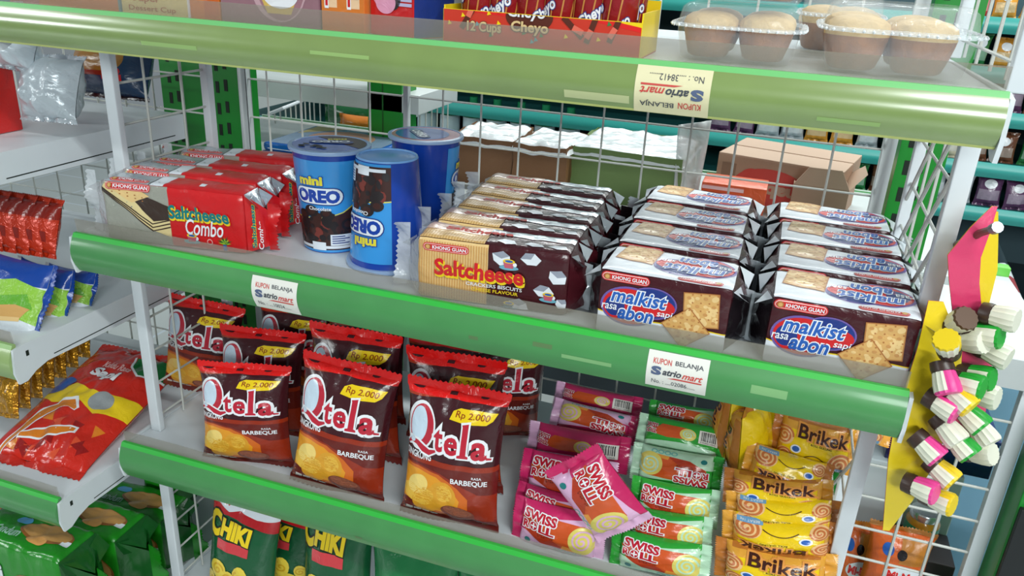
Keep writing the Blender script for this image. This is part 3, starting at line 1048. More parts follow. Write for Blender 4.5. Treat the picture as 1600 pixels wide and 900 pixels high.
mb = MB()
mb.box((-4, -3, FLOORZ - 0.05), (5, 6, FLOORZ), brick_floor())
tag(mb.build('floor', smooth=False), kind='structure')
mb = MB()
mb.box((-4, 5.0, FLOORZ), (5, 5.1, 1.9), mat('wall_paint', (206, 212, 208), 0.8, mottle=0.05, mscale=3))
tag(mb.build('wall_back', smooth=False), kind='structure')

# ================================================================== shop furniture
STEEL = mat('white_enamel', (214, 220, 224), 0.32, 0, 0, mottle=0.03, mscale=12)
STEELG = mat('grey_white_enamel', (186, 192, 192), 0.38, 0, 0, mottle=0.05, mscale=14)
WIRE = mat('wire_enamel', (196, 198, 192), 0.4)
GREENP = mat('green_enamel', (14, 128, 36), 0.34, mottle=0.08, mscale=20)
SLOT = mat('slot_dark', (10, 26, 14), 0.8)
RAILG = mat('rail_green', (70, 142, 78), 0.42, coat=0.45, mottle=0.05, mscale=25)
RAILLIP = mat('rail_green_lip', (52, 182, 66), 0.35, coat=0.2)
RAILY = mat('rail_olive', (128, 152, 80), 0.32, coat=1.0, mottle=0.05, mscale=22)
RAILYLIP = mat('rail_mint_lip', (116, 196, 118), 0.35, coat=0.2)
STRIP = clear('guard_strip', (150, 144, 132), 0.40, 0.16)
TAPE = mat('tape_residue', (196, 202, 150), 0.4)
GRUBBY = mat('rail_smudge', (92, 124, 78), 0.5)


def rail_profile(t, height=0.048, depth=0.0095):
    return (-depth * math.sin(PI * min(1, t * 0.96 + 0.02)), -height * t)


def rail_mesh(x0, x1, main, lip, marks=(), lower=None, RH=.048):
    mb = MB()
    n = 20
    nl = 2
    for (j0, j1, m) in ((0, nl, lip), (nl, n - 1, main), (n - 1, n, lower or main)):
        mb.grid(lambda u, v: (x0 + (x1 - x0) * u,) + rail_profile((j0 + (j1 - j0) * v) / n, RH), 24, j1 - j0, m)
    # flip so that the face looks to the aisle
    mb.f = [tuple(reversed(f)) for f in mb.f]
    # body behind the curved face
    a0, a1 = rail_profile(0, RH), rail_profile(1, RH)
    for xx, s in ((x0, -1), (x1, 1)):
        pts = [(xx,) + rail_profile(i / n, RH) for i in range(n + 1)] + [(xx, 0.004, -RH), (xx, 0.004, 0.0)]
        mb.face(pts if s < 0 else pts[::-1], main)
    mb.face([(x0, a0[0], 0), (x1, a0[0], 0), (x1, 0.004, 0), (x0, 0.004, 0)], lip)
    mb.face([(x0, 0.004, -RH), (x1, 0.004, -RH), (x1, a1[0], -RH), (x0, a1[0], -RH)], main)
    sh = Sheet()
    for (xa, s0, xb, s1, m) in marks:
        sh.rect(xa, s1, xb, s0, m, 1)
    if marks:
        sh.lay(mb, lambda x, s, l: (x, rail_profile(s, RH)[0] - LAY * l, rail_profile(s, RH)[1]), [], [i / n for i in range(n)])
    return mb


def shelf(label, x0, x1, yf, yb, z, main=RAILG, lip=RAILLIP, marks=(), strip=0.017, dz=0.005, left_end=True, lower=None, strip_x=None, RH=.048):
    """z = height of the rail's upper edge; the deck lies dz below it"""
    r = thing('gondola_shelf', label, 'shelf', 'gondola shelves')
    r.location = (0, yf, z)
    D = yb - yf
    mb = MB()
    mb.box((x0, 0.005, -dz - 0.010), (x1, D, -dz), STEEL)
    mb.box((x0, 0.005, -dz - 0.036), (x1, 0.008, -dz - 0.010), STEEL)
    for xx in (x0, x1 - 0.003):
        mb.box((xx, 0.008, -dz - 0.030), (xx + 0.003, D, -dz - 0.010), STEEL)
    mb.build('deck', r, bevel=0.0008)
    rail_mesh(x0, x1, main, lip, marks, lower, RH).build('price_rail', r)
    mb = MB()
    sx0, sx1 = strip_x or (x0 + 0.002, x1 - 0.002)
    zz = lambda u: 0.0012 * math.sin(u * 22)
    mb.grid(lambda u, v: (sx0 + (sx1 - sx0) * u, 0.0035 - 0.002 * v + zz(u) * v * 0.6, -0.004 + (strip + 0.004) * v), 30, 3, STRIP)
    mb.f = [tuple(reversed(f)) for f in mb.f]
    mb.grid(lambda u, v: (sx0 + (sx1 - sx0) * u, 0.0047 - 0.002 * v + zz(u) * v * 0.6, -0.004 + (strip + 0.004) * v), 30, 3, STRIP)
    mb.build('clear_guard_strip', r)
    for s, xx in ((-1, x0 - 0.004), (1, x1 + 0.0005)):
        mb = MB()
        prof = [(-0.004, 0.0), (0.012, 0.003), (D, 0.0), (D, -0.036), (0.10, -0.034), (0.04, -0.033), (0.022, -0.038), (0.008, -0.046), (-0.003, -0.046), (-0.007, -0.03)]
        a = [(xx, y, q - dz) for y, q in prof]
        b = [(xx + 0.0035, y, q - dz) for y, q in prof]
        mb.face(a[::-1], STEEL)
        mb.face(b, STEEL)
        for i in range(len(a)):
            k = (i + 1) % len(a)
            mb.face([a[i], a[k], b[k], b[i]], STEEL)
        # pressed groove and hook hole
        mb.box((xx - 0.0003, 0.05, -dz - 0.0285), (xx + 0.0038, D - 0.02, -dz - 0.0272), SLOT)
        mb.box((xx - 0.0004, 0.012, -dz - 0.014), (xx + 0.0039, 0.016, -dz - 0.007), SLOT)
        mb.build('end_bracket', r)
    return r


YB = 0.375
shelf('olive-green railed shelf at the top holding bread rolls, boxes and a cup carton', -0.030, 0.925, -0.030, YB, 0.260, RAILY, RAILYLIP,
      [(0.36, .42, 0.42, .50, mat('rail_highlight', (150, 182, 110), 0.3)), (0.60, .70, 0.655, .86, TAPE), (0.80, .72, 0.845, .80, mat('rail_highlight', (150, 182, 110), 0.3)), (0.17, .58, 0.235, .68, mat('rail_highlight', (150, 182, 110), 0.3))], 0.017, lower=mat('rail_pale_edge', (196, 204, 120), 0.3), RH=.0415)  # the pale green streaks are highlights painted on the rail face
shelf('green-railed middle shelf holding the cracker packs and blue cups', 0.0, 0.920, 0.0, YB, 0.0, RAILG, RAILLIP,
      [(0.58, .40, 0.60, .50, GRUBBY), (0.512, .55, 0.522, .64, GRUBBY), (0.79, .40, 0.822, .58, mat('rail_glue', (128, 178, 118), 0.4)), (0.61, .55, 0.66, .64, mat('rail_glue', (128, 178, 118), 0.4))])
shelf('green-railed shelf holding brown snack bags and cake rolls', 0.0, 0.920, 0.022, YB, -0.307, RAILG, RAILLIP, [(0.36, .72, 0.37, .80, GRUBBY)], dz=.009, RH=.054)
shelf('lowest shelf under the dark green corn snack bags', 0.0, 0.920, 0.005, YB, -0.600)
# neighbouring bay
shelf('neighbouring top shelf with a grey-white bag and a dark blue bag', -0.90, -0.052, -0.085, 0.262, 0.100, RAILG, RAILLIP)
shelf('neighbouring shelf with red sachets and blue-and-green pouches, olive-railed', -0.90, -0.052, -0.066, YB, -0.132, mat('rail_pale_olive', (150, 176, 110), 0.35, coat=0.3), mat('rail_pale_lip', (150, 190, 120), 0.4))
shelf('neighbouring shelf under the big flat red bag', -0.90, -0.052, -0.046, YB, -0.370, RAILG, RAILLIP)
shelf('neighbouring bottom shelf under the green biscuit packs', -0.90, -0.052, -0.060, YB, -0.640)


def upright(label, x, y, w, d, z0, z1, slots=True):
    r = thing('gondola_upright', label, 'shelf post', 'slotted green shelf posts', (x, y, 0))
    mb = MB()
    mb.box((0, 0, z0), (w, d, z1), GREENP)
    if slots:
        z = z0 + 0.02
        while z < z1 - 0.02:
            for fx, up in ((0.16, 0), (0.16 + 0.016 / w, .004)):
                xs = w * fx
                mb.box((xs, -0.0006, z + up), (xs + 0.0065, 0.001, z + 0.018 + up), SLOT)
            z += 0.034
    mb.build('slotted_post', r, smooth=False)
    mb = MB()
    mb.box((-0.01, -0.01, FLOORZ), (w + 0.01, d + 0.01, z0), GREENP)
    mb.build('post_foot', r, bevel=0.002)
    return r


upright('slotted green post between the two bays, behind the red wafer packs', -0.092, 0.385, 0.050, 0.05, -0.90, 0.75)
upright('slotted green post behind the right end of the cracker shelf', 0.918, 0.385, 0.054, 0.05, -0.90, 0.75)
upright('slotted green post seen through the neighbouring wire back', -0.222, 0.420, 0.092, 0.05, -0.90, 0.75)


def wire_back(label, x0, x1, y, z0, z1, xw, zw, s, bars=(), frame=0.016):
    r = thing('wire_back_panel', label, 'wire panel', 'white wire back panels', (0, y, 0))
    mb = MB()
    for xx in (x0, x1 - frame):
        mb.box((xx, 0, z0), (xx + frame, 0.012, z1), STEELG)
    for zz in (z0, z1 - frame):
        mb.box((x0 + frame, 0, zz), (x1 - frame, 0.012, zz + frame), STEELG)
    for b in bars:
        mb.box((b, 0, z0 + frame), (b + 0.008, 0.010, z1 - frame), STEELG)
    mb.build('frame', r, bevel=0.0015)
    mb = MB()
    i0 = math.ceil((x0 + frame - xw) / s)
    x = xw + i0 * s
    while x < x1 - frame:
        mb.tube([(x, 0.004, z0), (x, 0.004, z1)], 0.0016, WIRE, 6)
        x += s
    z = zw + math.ceil((z0 + frame - zw) / s) * s
    while z < z1 - frame:
        mb.tube([(x0, 0.0068, z), (x1, 0.0068, z)], 0.0016, WIRE, 6)
        z += s
    mb.build('wire_grid', r)
    return r


wire_back('white wire back behind the cracker packs and snack bags', -0.040, 0.914, 0.382, -0.62, 0.62, 0.427, 0.133, 0.0594, (0.246,))
wire_back('white wire back of the neighbouring bay', -0.90, -0.094, 0.382, -0.66, 0.62, -0.15, 0.128, 0.0594)


def side_lattice(label, x, y0, y1, z0, z1, s=0.05, arch=False, cross=False):
    r = thing('side_guard_lattice', label, 'side guard', 'white side guards of the shelves', (x, 0, z0))
    H = z1 - z0
    mb = MB()
    mb.box((0, y0 - 0.004, 0), (0.016, y0 + 0.006, H), STEEL)
    mb.build('front_post', r, bevel=0.0015)
    mb = MB()
    mb.box((0.002, y1 - 0.005, 0), (0.014, y1 + 0.008, H), STEEL)
    mb.build('rear_post', r, bevel=0.0015)
    mb = MB()
    if cross:
        D = y1 - y0
        z = -D
        while z < H:
            for sg in (-1,):
                q = []
                for t_ in (0.0, 1.0):
                    zz = z + D * t_ * 1.0
                    q.append((y0 + D * t_ if sg > 0 else y1 - D * t_, zz))
                (ya, za), (yb_, zb_) = q
                lo, hi = max(0.0, min(1.0, (0.004 - za) / (zb_ - za))), max(0.0, min(1.0, (H - 0.004 - za) / (zb_ - za)))
                if hi - lo > 0.02:
                    mb.tube([(0.008 + .002 * sg, ya + (yb_ - ya) * k_, za + (zb_ - za) * k_) for k_ in (lo, hi)], 0.0021, WIRE, 6)
            z += 0.068
    z = 0.02
    while z < H - 0.005:
        mb.tube([(0.007, y0, z), (0.007, y1, z)], 0.0016, WIRE, 6)
        z += s
    y = y0 + s * 1.05
    while y < y1 - 0.01:
        mb.tube([(0.010, y, 0.004), (0.010, y, H - 0.002)], 0.0016, WIRE, 6)
        y += s * 1.3
    mb.build('wire_grid', r)
    if arch:
        mb = MB()
        pts = [(0.008, y0, H - 0.004)] + [(0.008, y0 + 0.045 - 0.045 * math.cos(a), H + 0.045 * math.sin(a)) for a in [PI / 2 * i / 8 for i in range(9)]] + [(0.008, y1, H + 0.045)]
        mb.tube(pts, 0.0085, STEEL, 10)
        mb.build('curved_top_bar', r)
    return r


XL, XR = 0.004, 0.900
YP = 0.075
side_lattice('white side guard standing by the red wafer packs, at the shelf end', XL, YP, 0.245, -0.005, 0.212)
side_lattice('white side guard at the end of the snack-bag shelf, beside the flat red bag', XL, YP, 0.245, -0.316, -0.052)
side_lattice('white side guard below the snack-bag shelf, beside the green biscuit packs', XL, YP, 0.245, -0.605, -0.358)
side_lattice('white side guard at the shelf end beside the white-topped cracker packs', XR + 0.020, 0.062, 0.305, -0.005, 0.212, cross=True)
side_lattice('white side guard at the shelf end behind the hanging sweets', XR + 0.002, 0.075, 0.305, -0.316, -0.052, cross=True)
side_lattice('white side guard under the hanging sweets, below the snack shelf', XR + 0.002, 0.075, 0.305, -0.605, -0.358)
side_lattice('white curved-top side guard beside the clear tubs of bread rolls', XR + 0.030, 0.010, 0.30, 0.255, 0.350, arch=True)

# ------------------------------------------------------------------ coupons stuck on the rails


def coupon(label, xa, xb, yf, z, number, paper, turned=False, s0=0.10, s1=0.93, tilt=0.0, RH=.048):
    w = xb - xa
    sh = Sheet()
    rot = PI if turned else 0.0
    R = lambda u0, v0, u1, v1: ((xa + u0 * w, v0, xa + u1 * w, v1) if not turned else (xb - u1 * w, 1 - v1, xb - u0 * w, 1 - v0))
    def T(s, u0, v0, u1, v1, m, **k):
        a = R(u0, v0, u1, v1)
        # box in (x metres, 0..1 along the rail), the rail is 0.048 high
        sh.text(s, a[0], a[1] * .048, a[2], a[3] * .048, m, rot=rot, **k)
    T('KUPON', .10, .70, .40, .84, INKR, layer=3, bold=.012)
    T('BELANJA', .46, .70, .92, .84, INK, layer=3, bold=.012)
    T('S', .08, .40, .25, .64, INKB, layer=3, bold=.06)
    T('atrio', .27, .43, .58, .60, INK, layer=3, bold=.03, shear=.25)
    T('mart', .59, .42, .93, .57, INKR, layer=3, bold=.02, shear=.35)
    a = R(.36, .35, .92, .39)
    sh.poly([(a[0], a[1] * .048), (a[2], a[1] * .048), (a[2], a[3] * .048), (a[0] + .2 * (a[2] - a[0]), a[3] * .048)] if not turned else [(a[0], a[1] * .048), (a[2] - .2 * (a[2] - a[0]), a[1] * .048), (a[2], a[3] * .048), (a[0], a[3] * .048)], INKR, 3)
    T('No. : ....' + number + '......', .10, .14, .82, .27, INK, layer=3)
    sh.rect(xa, 0.0, xb, .048, paper, 0)
    mb = MB()
    S = lambda q: s1 + (s0 - s1) * q / .048

    def fn(x, q, l):
        t = S(q)
        e = 0.004
        p0, p1 = rail_profile(t - e, RH), rail_profile(t + e, RH)
        n = Vector((0, -(p0[1] - p1[1]), p0[0] - p1[0])).normalized()
        p = rail_profile(t, RH)
        k = 0.0005 + 0.00012 * l
        return (x + tilt * (t - .5), yf + p[0] + n.y * k, z + p[1] + n.z * k)
    sh.lay(mb, fn, [], [.048 * i / 16 for i in range(1, 16)])
    # the sheet's back
    mb.grid(lambda u, v: fn(xb + (xa - xb) * u, .048 * v, -2.5), 6, 16, paper)
    return tag(mb.build('coupon_sticker', smooth=True, merge=0), label, 'sticker', 'paper coupons on the rails')


coupon('yellowed paper coupon stuck upside down on the olive top rail', at(991, 140, -.04).x, at(1109, 150, -.04).x, -0.030, 0.260, '38412', PAPERY, True, .10, .985, RH=.0415)
coupon('white paper coupon on the green rail above the brown snack bags', at(391, 455, -.012).x, at(461, 460, -.012).x, 0.0, 0.0, '10024', PAPER, False, .16, .97)
coupon('white paper coupon on the green rail above the cake rolls', at(1009, 580, -.012).x, at(1105, 595, -.012).x, 0.0, 0.0, '02086', PAPER, False, .12, .90)

# ================================================================== products on the middle shelf
MZ = -0.0046


def put(o, x, y, z, yaw=0.0, lean=0.0, roll=0.0):
    o.location = (x, y, z)
    o.rotation_euler = (lean, roll, yaw)
    return o


GM = 'square dark-and-white cracker packs'
mk = pack_thing('cracker_pack', malkist_pack(), '', 'biscuit pack', GM)
first = True
ROWS = ('front', 'second', 'third', 'rearmost')
for col, xs, yaws, cname in ((0, (.6985, .697, .695, .695), (.0, .0, -.01, -.03), 'beside the striped crackers'), (1, (.8565, .857, .857, .853), (0, .0, .01, .01), 'beside the shelf end guard')):
    for i in range(4):
        o = mk if first else copy_tree(mk)
        first = False
        o['label'] = '%s dark-and-white cracker pack of the row %s' % (ROWS[i], cname)
        put(o, xs[i], 0.050 + i * 0.0885 + (.002 if col else 0), MZ, yaws[i])

GS = 'striped cracker packs'
sp = pack_thing('cracker_pack', saltcheese_pack(), '', 'biscuit pack', GS)
for i in range(5):
    o = sp if i == 0 else copy_tree(sp)
    o['label'] = ('front striped cracker pack with red and yellow lettering beside the blue cups', 'second striped cracker pack, just behind the front one', 'middle striped cracker pack of five', 'fourth striped cracker pack, counted from the front', 'rearmost striped cracker pack, by the paper parcels')[i]
    put(o, (.5205, .517, .5165, .510, .507)[i], (.045, .1005, .157, .213, .27)[i], MZ, (.10, .05, .0, -.01, .02)[i])

GC = 'red wafer packs'
cp = pack_thing('wafer_pack', combo_pack(), '', 'biscuit pack', GC)
for i in range(4):
    o = cp if i == 0 else copy_tree(cp)
    o['label'] = ('front red wafer pack with a picture of a layered wafer', 'second red wafer pack, leaning right behind the front one', 'third red wafer pack, behind the second', 'rearmost red wafer pack, touching the blue cup')[i]
    put(o, (.128, .112, .112, .106)[i], (.040, .090, .139, .200)[i], MZ, (.16, .13, .16, .22)[i])

# ------------------------------------------------------------------ blue cups
CB = mat('cup_blue', (22, 92, 190), 0.24, coat=0.4)
CBD = mat('cup_blue_deep', (18, 62, 160), 0.24, coat=0.4)
CBL = mat('cup_sky', (58, 150, 222), 0.24, coat=0.4)
CBR = mat('cup_cocoa', (62, 34, 30), 0.3)
CBR2 = mat('cup_cocoa_light', (120, 52, 44), 0.3)
CBR3 = mat('cup_cookie', (34, 26, 28), 0.4)
CW = mat('cup_white', (226, 232, 240), 0.3)
CYE = mat('cup_yellow', (226, 214, 60), 0.3)
LIDW = mat('cup_rim', (150, 176, 212), 0.3)
H, RT, RB = 0.120, 0.0465, 0.0345


def cup_sheet():
    s = Sheet()
    # x = arc length along the front (radius taken at mid height), z = height
    A = PI * 0.039
    s.rect(-.046, .0, .046, .112, CBL, 1)
    s.poly([(-.046, .004), (.046, .004), (.046, .078), (.036, .060), (.020, .050), (.0, .044), (-.046, .040)], CBR, 2)
    s.stroke([(-.046, .041), (.0, .045), (.020, .051), (.036, .061), (.046, .080)], .0012, CYE, 2.5)
    rnd = random.Random(5)
    for i in range(44):
        x, z = rnd.uniform(-.042, .024), rnd.uniform(.008, .046)
        s.ell(x, z, rnd.uniform(.003, .008), rnd.uniform(.002, .006), rnd.choice((CBR2, CBR3, CBR3, CBR)), 3 + i * .02, rnd.uniform(0, 3), n=9)
    for (x, z, r) in ((-.018, .052, .009), (-.030, .046, .008), (.0, .050, .007), (.026, .036, .009)):
        s.ell(x, z, r, r * .8, CBR3, 4.4, n=16)
        s.ell(x, z, r * .6, r * .45, CBR, 4.7, n=14)
    s.text('mini', -.030, .0835, -.002, .094, CYE, 6, .05, halo=CBD, hw=.06, rot=.02)
    s.capsule(-.0385, .0600, .0205, .0815, NAVY, 5)
    s.capsule(-.0372, .0612, .0192, .0803, CW, 5.2)
    s.text('OREO', -.0345, .0628, .0160, .0785, CBD, 6, .06, halo=CW, hw=.02)
    s.text('Chocolate', -.020, .0535, .006, .0578, CW, 6, .02)
    s.rect(.004, .010, .030, .024, CW, 5)
    for i in range(4):
        s.rect(.006, .0125 + i * .0028, .028 - (i % 2) * .006, .0137 + i * .0028, NAVY, 5.5)
    s.rect(-.040, .006, .040, .0095, CW, 5)
    s.rect(.049, .010, .085, .100, CBD, 1)
    for i in range(15):
        s.rect(.052, .022 + i * .0048, .080 - (i * 7 % 5) * .003, .0235 + i * .0048, CBL, 2)
    s.rect(-.020, .004, -.002, .014, CW, 5.2)
    return s


def make_cup(label, lid):
    r = thing('biscuit_cup', label, 'biscuit cup', 'blue cups of mini biscuits')
    mb = MB()
    rad = lambda z: RB + (RT - 0.003 - RB) * (z / H)
    prof = [(0.0, .004), (RB - .002, .004), (RB - .001, 0.0), (RB, 0.0)] + [(rad(z), z) for z in [H * k / 10 for k in range(1, 11)]]
    mb.lathe(prof, CBD, 64)

    def fn(x, z, l):
        a = x / 0.039 - PI / 2
        q = rad(z) + LAY * l + .0001
        return (q * math.cos(a), q * math.sin(a), z)
    cup_sheet().lay(mb, fn, [i * .0032 - .1 for i in range(62)], [], [(1, 0.001, -1), (1, H - .004, 1)])
    mb.build('printed_cup', r, merge=0)
    mb = MB()
    mb.lathe([(0, H - .001), (RT - .002, H - .001), (RT + .001, H - .001), (RT + .0015, H + .001), (RT + .001, H + .003), (RT - .003, H + .0035), (RT - .004, H + .0022), (0, H + .0022)], LIDW, 64)
    s = Sheet()
    LR = RT - .0045
    if lid == 'cup':
        s.ell(0, 0, LR + .003, LR + .003, mat('lid_blue', (40, 90, 190), 0.2, coat=.5), 1, n=48)
        s.poly([(LR * math.cos(a), LR * math.sin(a)) for a in [-.5 + 2.6 * i / 20 for i in range(21)]], CBR, 2)
    elif lid == 'strawberry':
        s.ell(0, 0, LR + .003, LR + .003, mat('lid_pink', (206, 130, 150), 0.2, coat=.5), 1, n=48)
        s.ell(.002, .004, LR * .84, LR * .80, mat('lid_blue', (40, 90, 190), 0.2, coat=.5), 2, n=40)
    s.capsule(-.026, .000, .026, .016, NAVY, 4)
    s.text('OREO', -.022, .003, .022, .0135, CW, 5, .05, rot=PI + .2 if lid == 'cup' else 0)
    if lid == 'cup':
        s.text('mini', -.006, .017, .016, .024, CYE, 5, .05, rot=PI + .2)
        rnd = random.Random(9)
        for i in range(8):
            s.ell(rnd.uniform(-.030, .0), rnd.uniform(-.026, -.004), .004, .003, CBR3, 4.2, n=12)
    s.lay(mb, lambda x, y, l: (x, y, H + .0026 + LAY * l), [], [])
    mb.build('lid', r, merge=0)
    return r


c = make_cup('blue biscuit cup standing upright, its lid with a brown patch', 'cup')
put(c, .283, .116, MZ, .36)
c = make_cup('blue biscuit cup standing upside down in front of the other two cups', 'plain')
o = c
o.location = (.3695, .092, MZ + H + .0036)
o.rotation_euler = (PI, 0, PI - .60)
mb = MB()
mb.lathe([(0, -.0006), (RB - .002, -.0006), (RB, .0004), (RB - .001, -.002), (RB - .003, -.002), (RB - .004, .0006), (0, .0006)], mat('cup_base_sky', (120, 170, 226), 0.25), 48)
mb.build('base_rim', o)
c = make_cup('blue biscuit cup with a pink-rimmed lid, behind the upturned cup', 'strawberry')
put(c, .354, .228, MZ, 2.3)

# ================================================================== snack bags on the lower shelf
QM, QW, QH = qtela_bag()
q0 = bag_thing('snack_bag', QM, ('printed_bag', 'top_seal', 'bottom_seal'), '', 'snack bag', 'brown cassava chip bags')
QB = [  # TL, TR, BL, BR, y lower, y upper, label
    ((622, 592), (799, 628), (622, 806), (766, 838), .029, .050, 'front brown chip bag nearest the pink cake rolls, whole front visible', .01),
    ((457, 550), (624, 596), (446, 750), (584, 788), .029, .058, 'middle brown chip bag of the front row, its red top leaning right', .01),
    ((276, 546), (444, 606), (324, 708), (447, 740), .040, .060, 'front brown chip bag nearest the white side guard', .02),
    ((322, 506), (472, 532), (346, 700), (464, 730), .110, .135, 'brown chip bag directly behind the front bag by the side guard', .02),
    ((470, 513), (623, 528), (478, 722), (612, 752), .112, .130, 'brown chip bag behind the middle front bag', .0),
    ((622, 551), (792, 572), (628, 752), (770, 778), .105, .118, 'brown chip bag directly behind the front bag nearest the cake rolls', .0),
    ((246, 463), (378, 487), (252, 640), (362, 668), .165, .185, 'brown chip bag at the left rear, touching the side guard wires', .02),
    ((395, 472), (520, 490), (398, 672), (510, 690), .215, .235, 'shaded brown chip bag at the rear, only its dark top showing', .02),
    ((500, 492), (630, 512), (506, 690), (620, 706), .205, .220, 'shaded brown chip bag at the rear behind the middle pair', .0),
    ((624, 518), (764, 545), (628, 706), (748, 726), .180, .195, 'third brown chip bag back in the row nearest the cake rolls', .0),
    ((720, 528), (858, 556), (722, 714), (842, 736), .235, .245, 'shaded brown chip bag standing apart beside the pink rolls', .05),
]
for i, (TL, TR, BL, BR, yb, yt, lab, sk) in enumerate(QB):
    o = q0 if i == 0 else copy_tree(q0)
    o['label'] = lab
    place_quad(o, TL, TR, BL, BR, yb, yt, QW, QH, 0.02, sk, .95, zs=-.314, lvl=.35)

# cake rolls
for kind, cname in (('pink', 'pink'), ('green', 'green')):
    F, B, W, Hh = swiss_roll(kind)
    g = '%s wrapped cake rolls' % cname
    f0 = bag_thing('cake_roll_pack', F, ('printed_wrapper', 'end_seal', 'end_seal'), '', 'cake roll', g)
    b0 = bag_thing('cake_roll_pack', B, ('printed_wrapper', 'end_seal', 'end_seal'), '', 'cake roll', g)
    if kind == 'pink':
        L = [
            (0, (806, 781), (950, 818), (792, 850), (938, 888), .042, .052, 'lowest pink cake roll at the front, lettering upright'),
            (0, (808, 752), (935, 795), (796, 806), (925, 838), .062, .075, 'pink cake roll tucked behind the lowest front one'),
            (0, (908, 693), (1000, 792), (846, 738), (930, 868), .040, .040, 'pink cake roll lying slantwise across the top of the pile'),
            (0, (822, 696), (965, 728), (800, 776), (958, 796), .085, .115, 'pale pink cake roll under the slanting one'),
            (1, (832, 656), (990, 690), (816, 716), (978, 742), .130, .150, 'pink cake roll with its barcode up, behind the slanting one'),
            (2, (860, 612), (996, 652), (856, 664), (988, 690), .175, .200, 'pink cake roll turned upside down near the rear of its pile'),
            (1, (864, 590), (1000, 622), (860, 636), (996, 660), .225, .245, 'rearmost pink cake roll, in shade under the shelf above'),
        ]
    else:
        L = [
            (0, (962, 830), (1114, 862), (946, 888), (1108, 922), .042, .055, 'lowest green cake roll at the front'),
            (0, (974, 792), (1112, 814), (966, 848), (1110, 874), .065, .080, 'second green cake roll from the bottom of its pile'),
            (0, (984, 745), (1124, 772), (980, 806), (1118, 832), .092, .108, 'third green cake roll up, its lettering half covered'),
            (2, (988, 692), (1132, 716), (982, 748), (1122, 778), .118, .138, 'green cake roll turned upside down in the middle of its pile'),
            (1, (1004, 642), (1146, 668), (990, 694), (1132, 722), .152, .180, 'green cake roll with its barcode showing'),
            (0, (1016, 622), (1130, 640), (1008, 664), (1124, 684), .215, .235, 'rearmost green cake roll, in shade under the rail'),
        ]
    uf = ub = True
    for (k, TL, TR, BL, BR, yb, yt, lab) in L:
        if k == 1:
            o = b0 if ub else copy_tree(b0)
            ub = False
        else:
            o = f0 if uf else copy_tree(f0)
            uf = False
        o['label'] = lab
        o['group'] = g
        place_quad(o, TL, TR, BL, BR, yb, yt, W, Hh, 0.014)
        if k == 2:
            o.matrix_world = o.matrix_world @ Matrix.Translation((0, 0, Hh)) @ Matrix.Rotation(PI, 4, 'Y')

BM, BW, BH = brikek_bag()
b0 = bag_thing('cake_roll_pack', BM, ('printed_wrapper', 'end_seal', 'end_seal'), '', 'cake roll', 'yellow wrapped cake rolls')
L = [
    (0, (1202, 642), (1340, 676), (1196, 718), (1338, 752), .150, .165, 'yellow cake roll upright under the rail, topmost of its pile'),
    (2, (1166, 688), (1304, 730), (1156, 748), (1292, 790), .112, .130, 'yellow cake roll turned over, brown name upside down'),
    (0, (1132, 734), (1306, 758), (1128, 790), (1300, 812), .092, .105, 'amber cake roll showing a spiral at both ends'),
    (2, (1140, 774), (1326, 792), (1132, 826), (1318, 848), .075, .085, 'yellow cake roll with a smile line, in the middle of its pile'),
    (2, (1134, 804), (1322, 830), (1126, 862), (1314, 884), .058, .066, 'second yellow cake roll from the bottom of its pile'),
    (0, (1122, 848), (1316, 882), (1114, 910), (1306, 940), .042, .050, 'lowest yellow cake roll of its pile'),
    (0, (1262, 604), (1398, 642), (1255, 668), (1392, 704), .215, .23, 'shaded yellow cake roll behind the topmost, below the rail'),
    (0, (1160, 598), (1290, 632), (1154, 664), (1284, 696), .235, .25, 'shaded yellow cake roll at the far rear of its pile'),
]
for i, (k, TL, TR, BL, BR, yb, yt, lab) in enumerate(L):
    o = b0 if i == 0 else copy_tree(b0)
    o['label'] = lab
    place_quad(o, TL, TR, BL, BR, yb, yt, BW, BH, 0.016)
    if k == 2:
        o.matrix_world = o.matrix_world @ Matrix.Translation((0, 0, BH)) @ Matrix.Rotation(PI, 4, 'Y')
for (cx, cy, yy, lab, a) in ((1168, 690, .165, 'yellow cake roll stood on end, left of the topmost one', 1.35), (1150, 655, .185, 'amber cake roll stood on end in the gap beside the green rolls', 1.5)):
    o = copy_tree(b0, lab)
    p = at(cx, cy, yy)
    xh = Vector((math.cos(a) * .35, .1, -math.sin(a))).normalized()
    yh = Vector((-.95, .35, -.3))
    yh = (yh - xh * yh.dot(xh)).normalized() * -1
    zh = xh.cross(yh)
    org = p - zh * (BH / 2)
    o.matrix_world = Matrix(((xh.x, yh.x, zh.x, org.x), (xh.y, yh.y, zh.y, org.y), (xh.z, yh.z, zh.z, org.z), (0, 0, 0, 1))) @ Matrix.Diagonal((.85, 1, .85, 1))

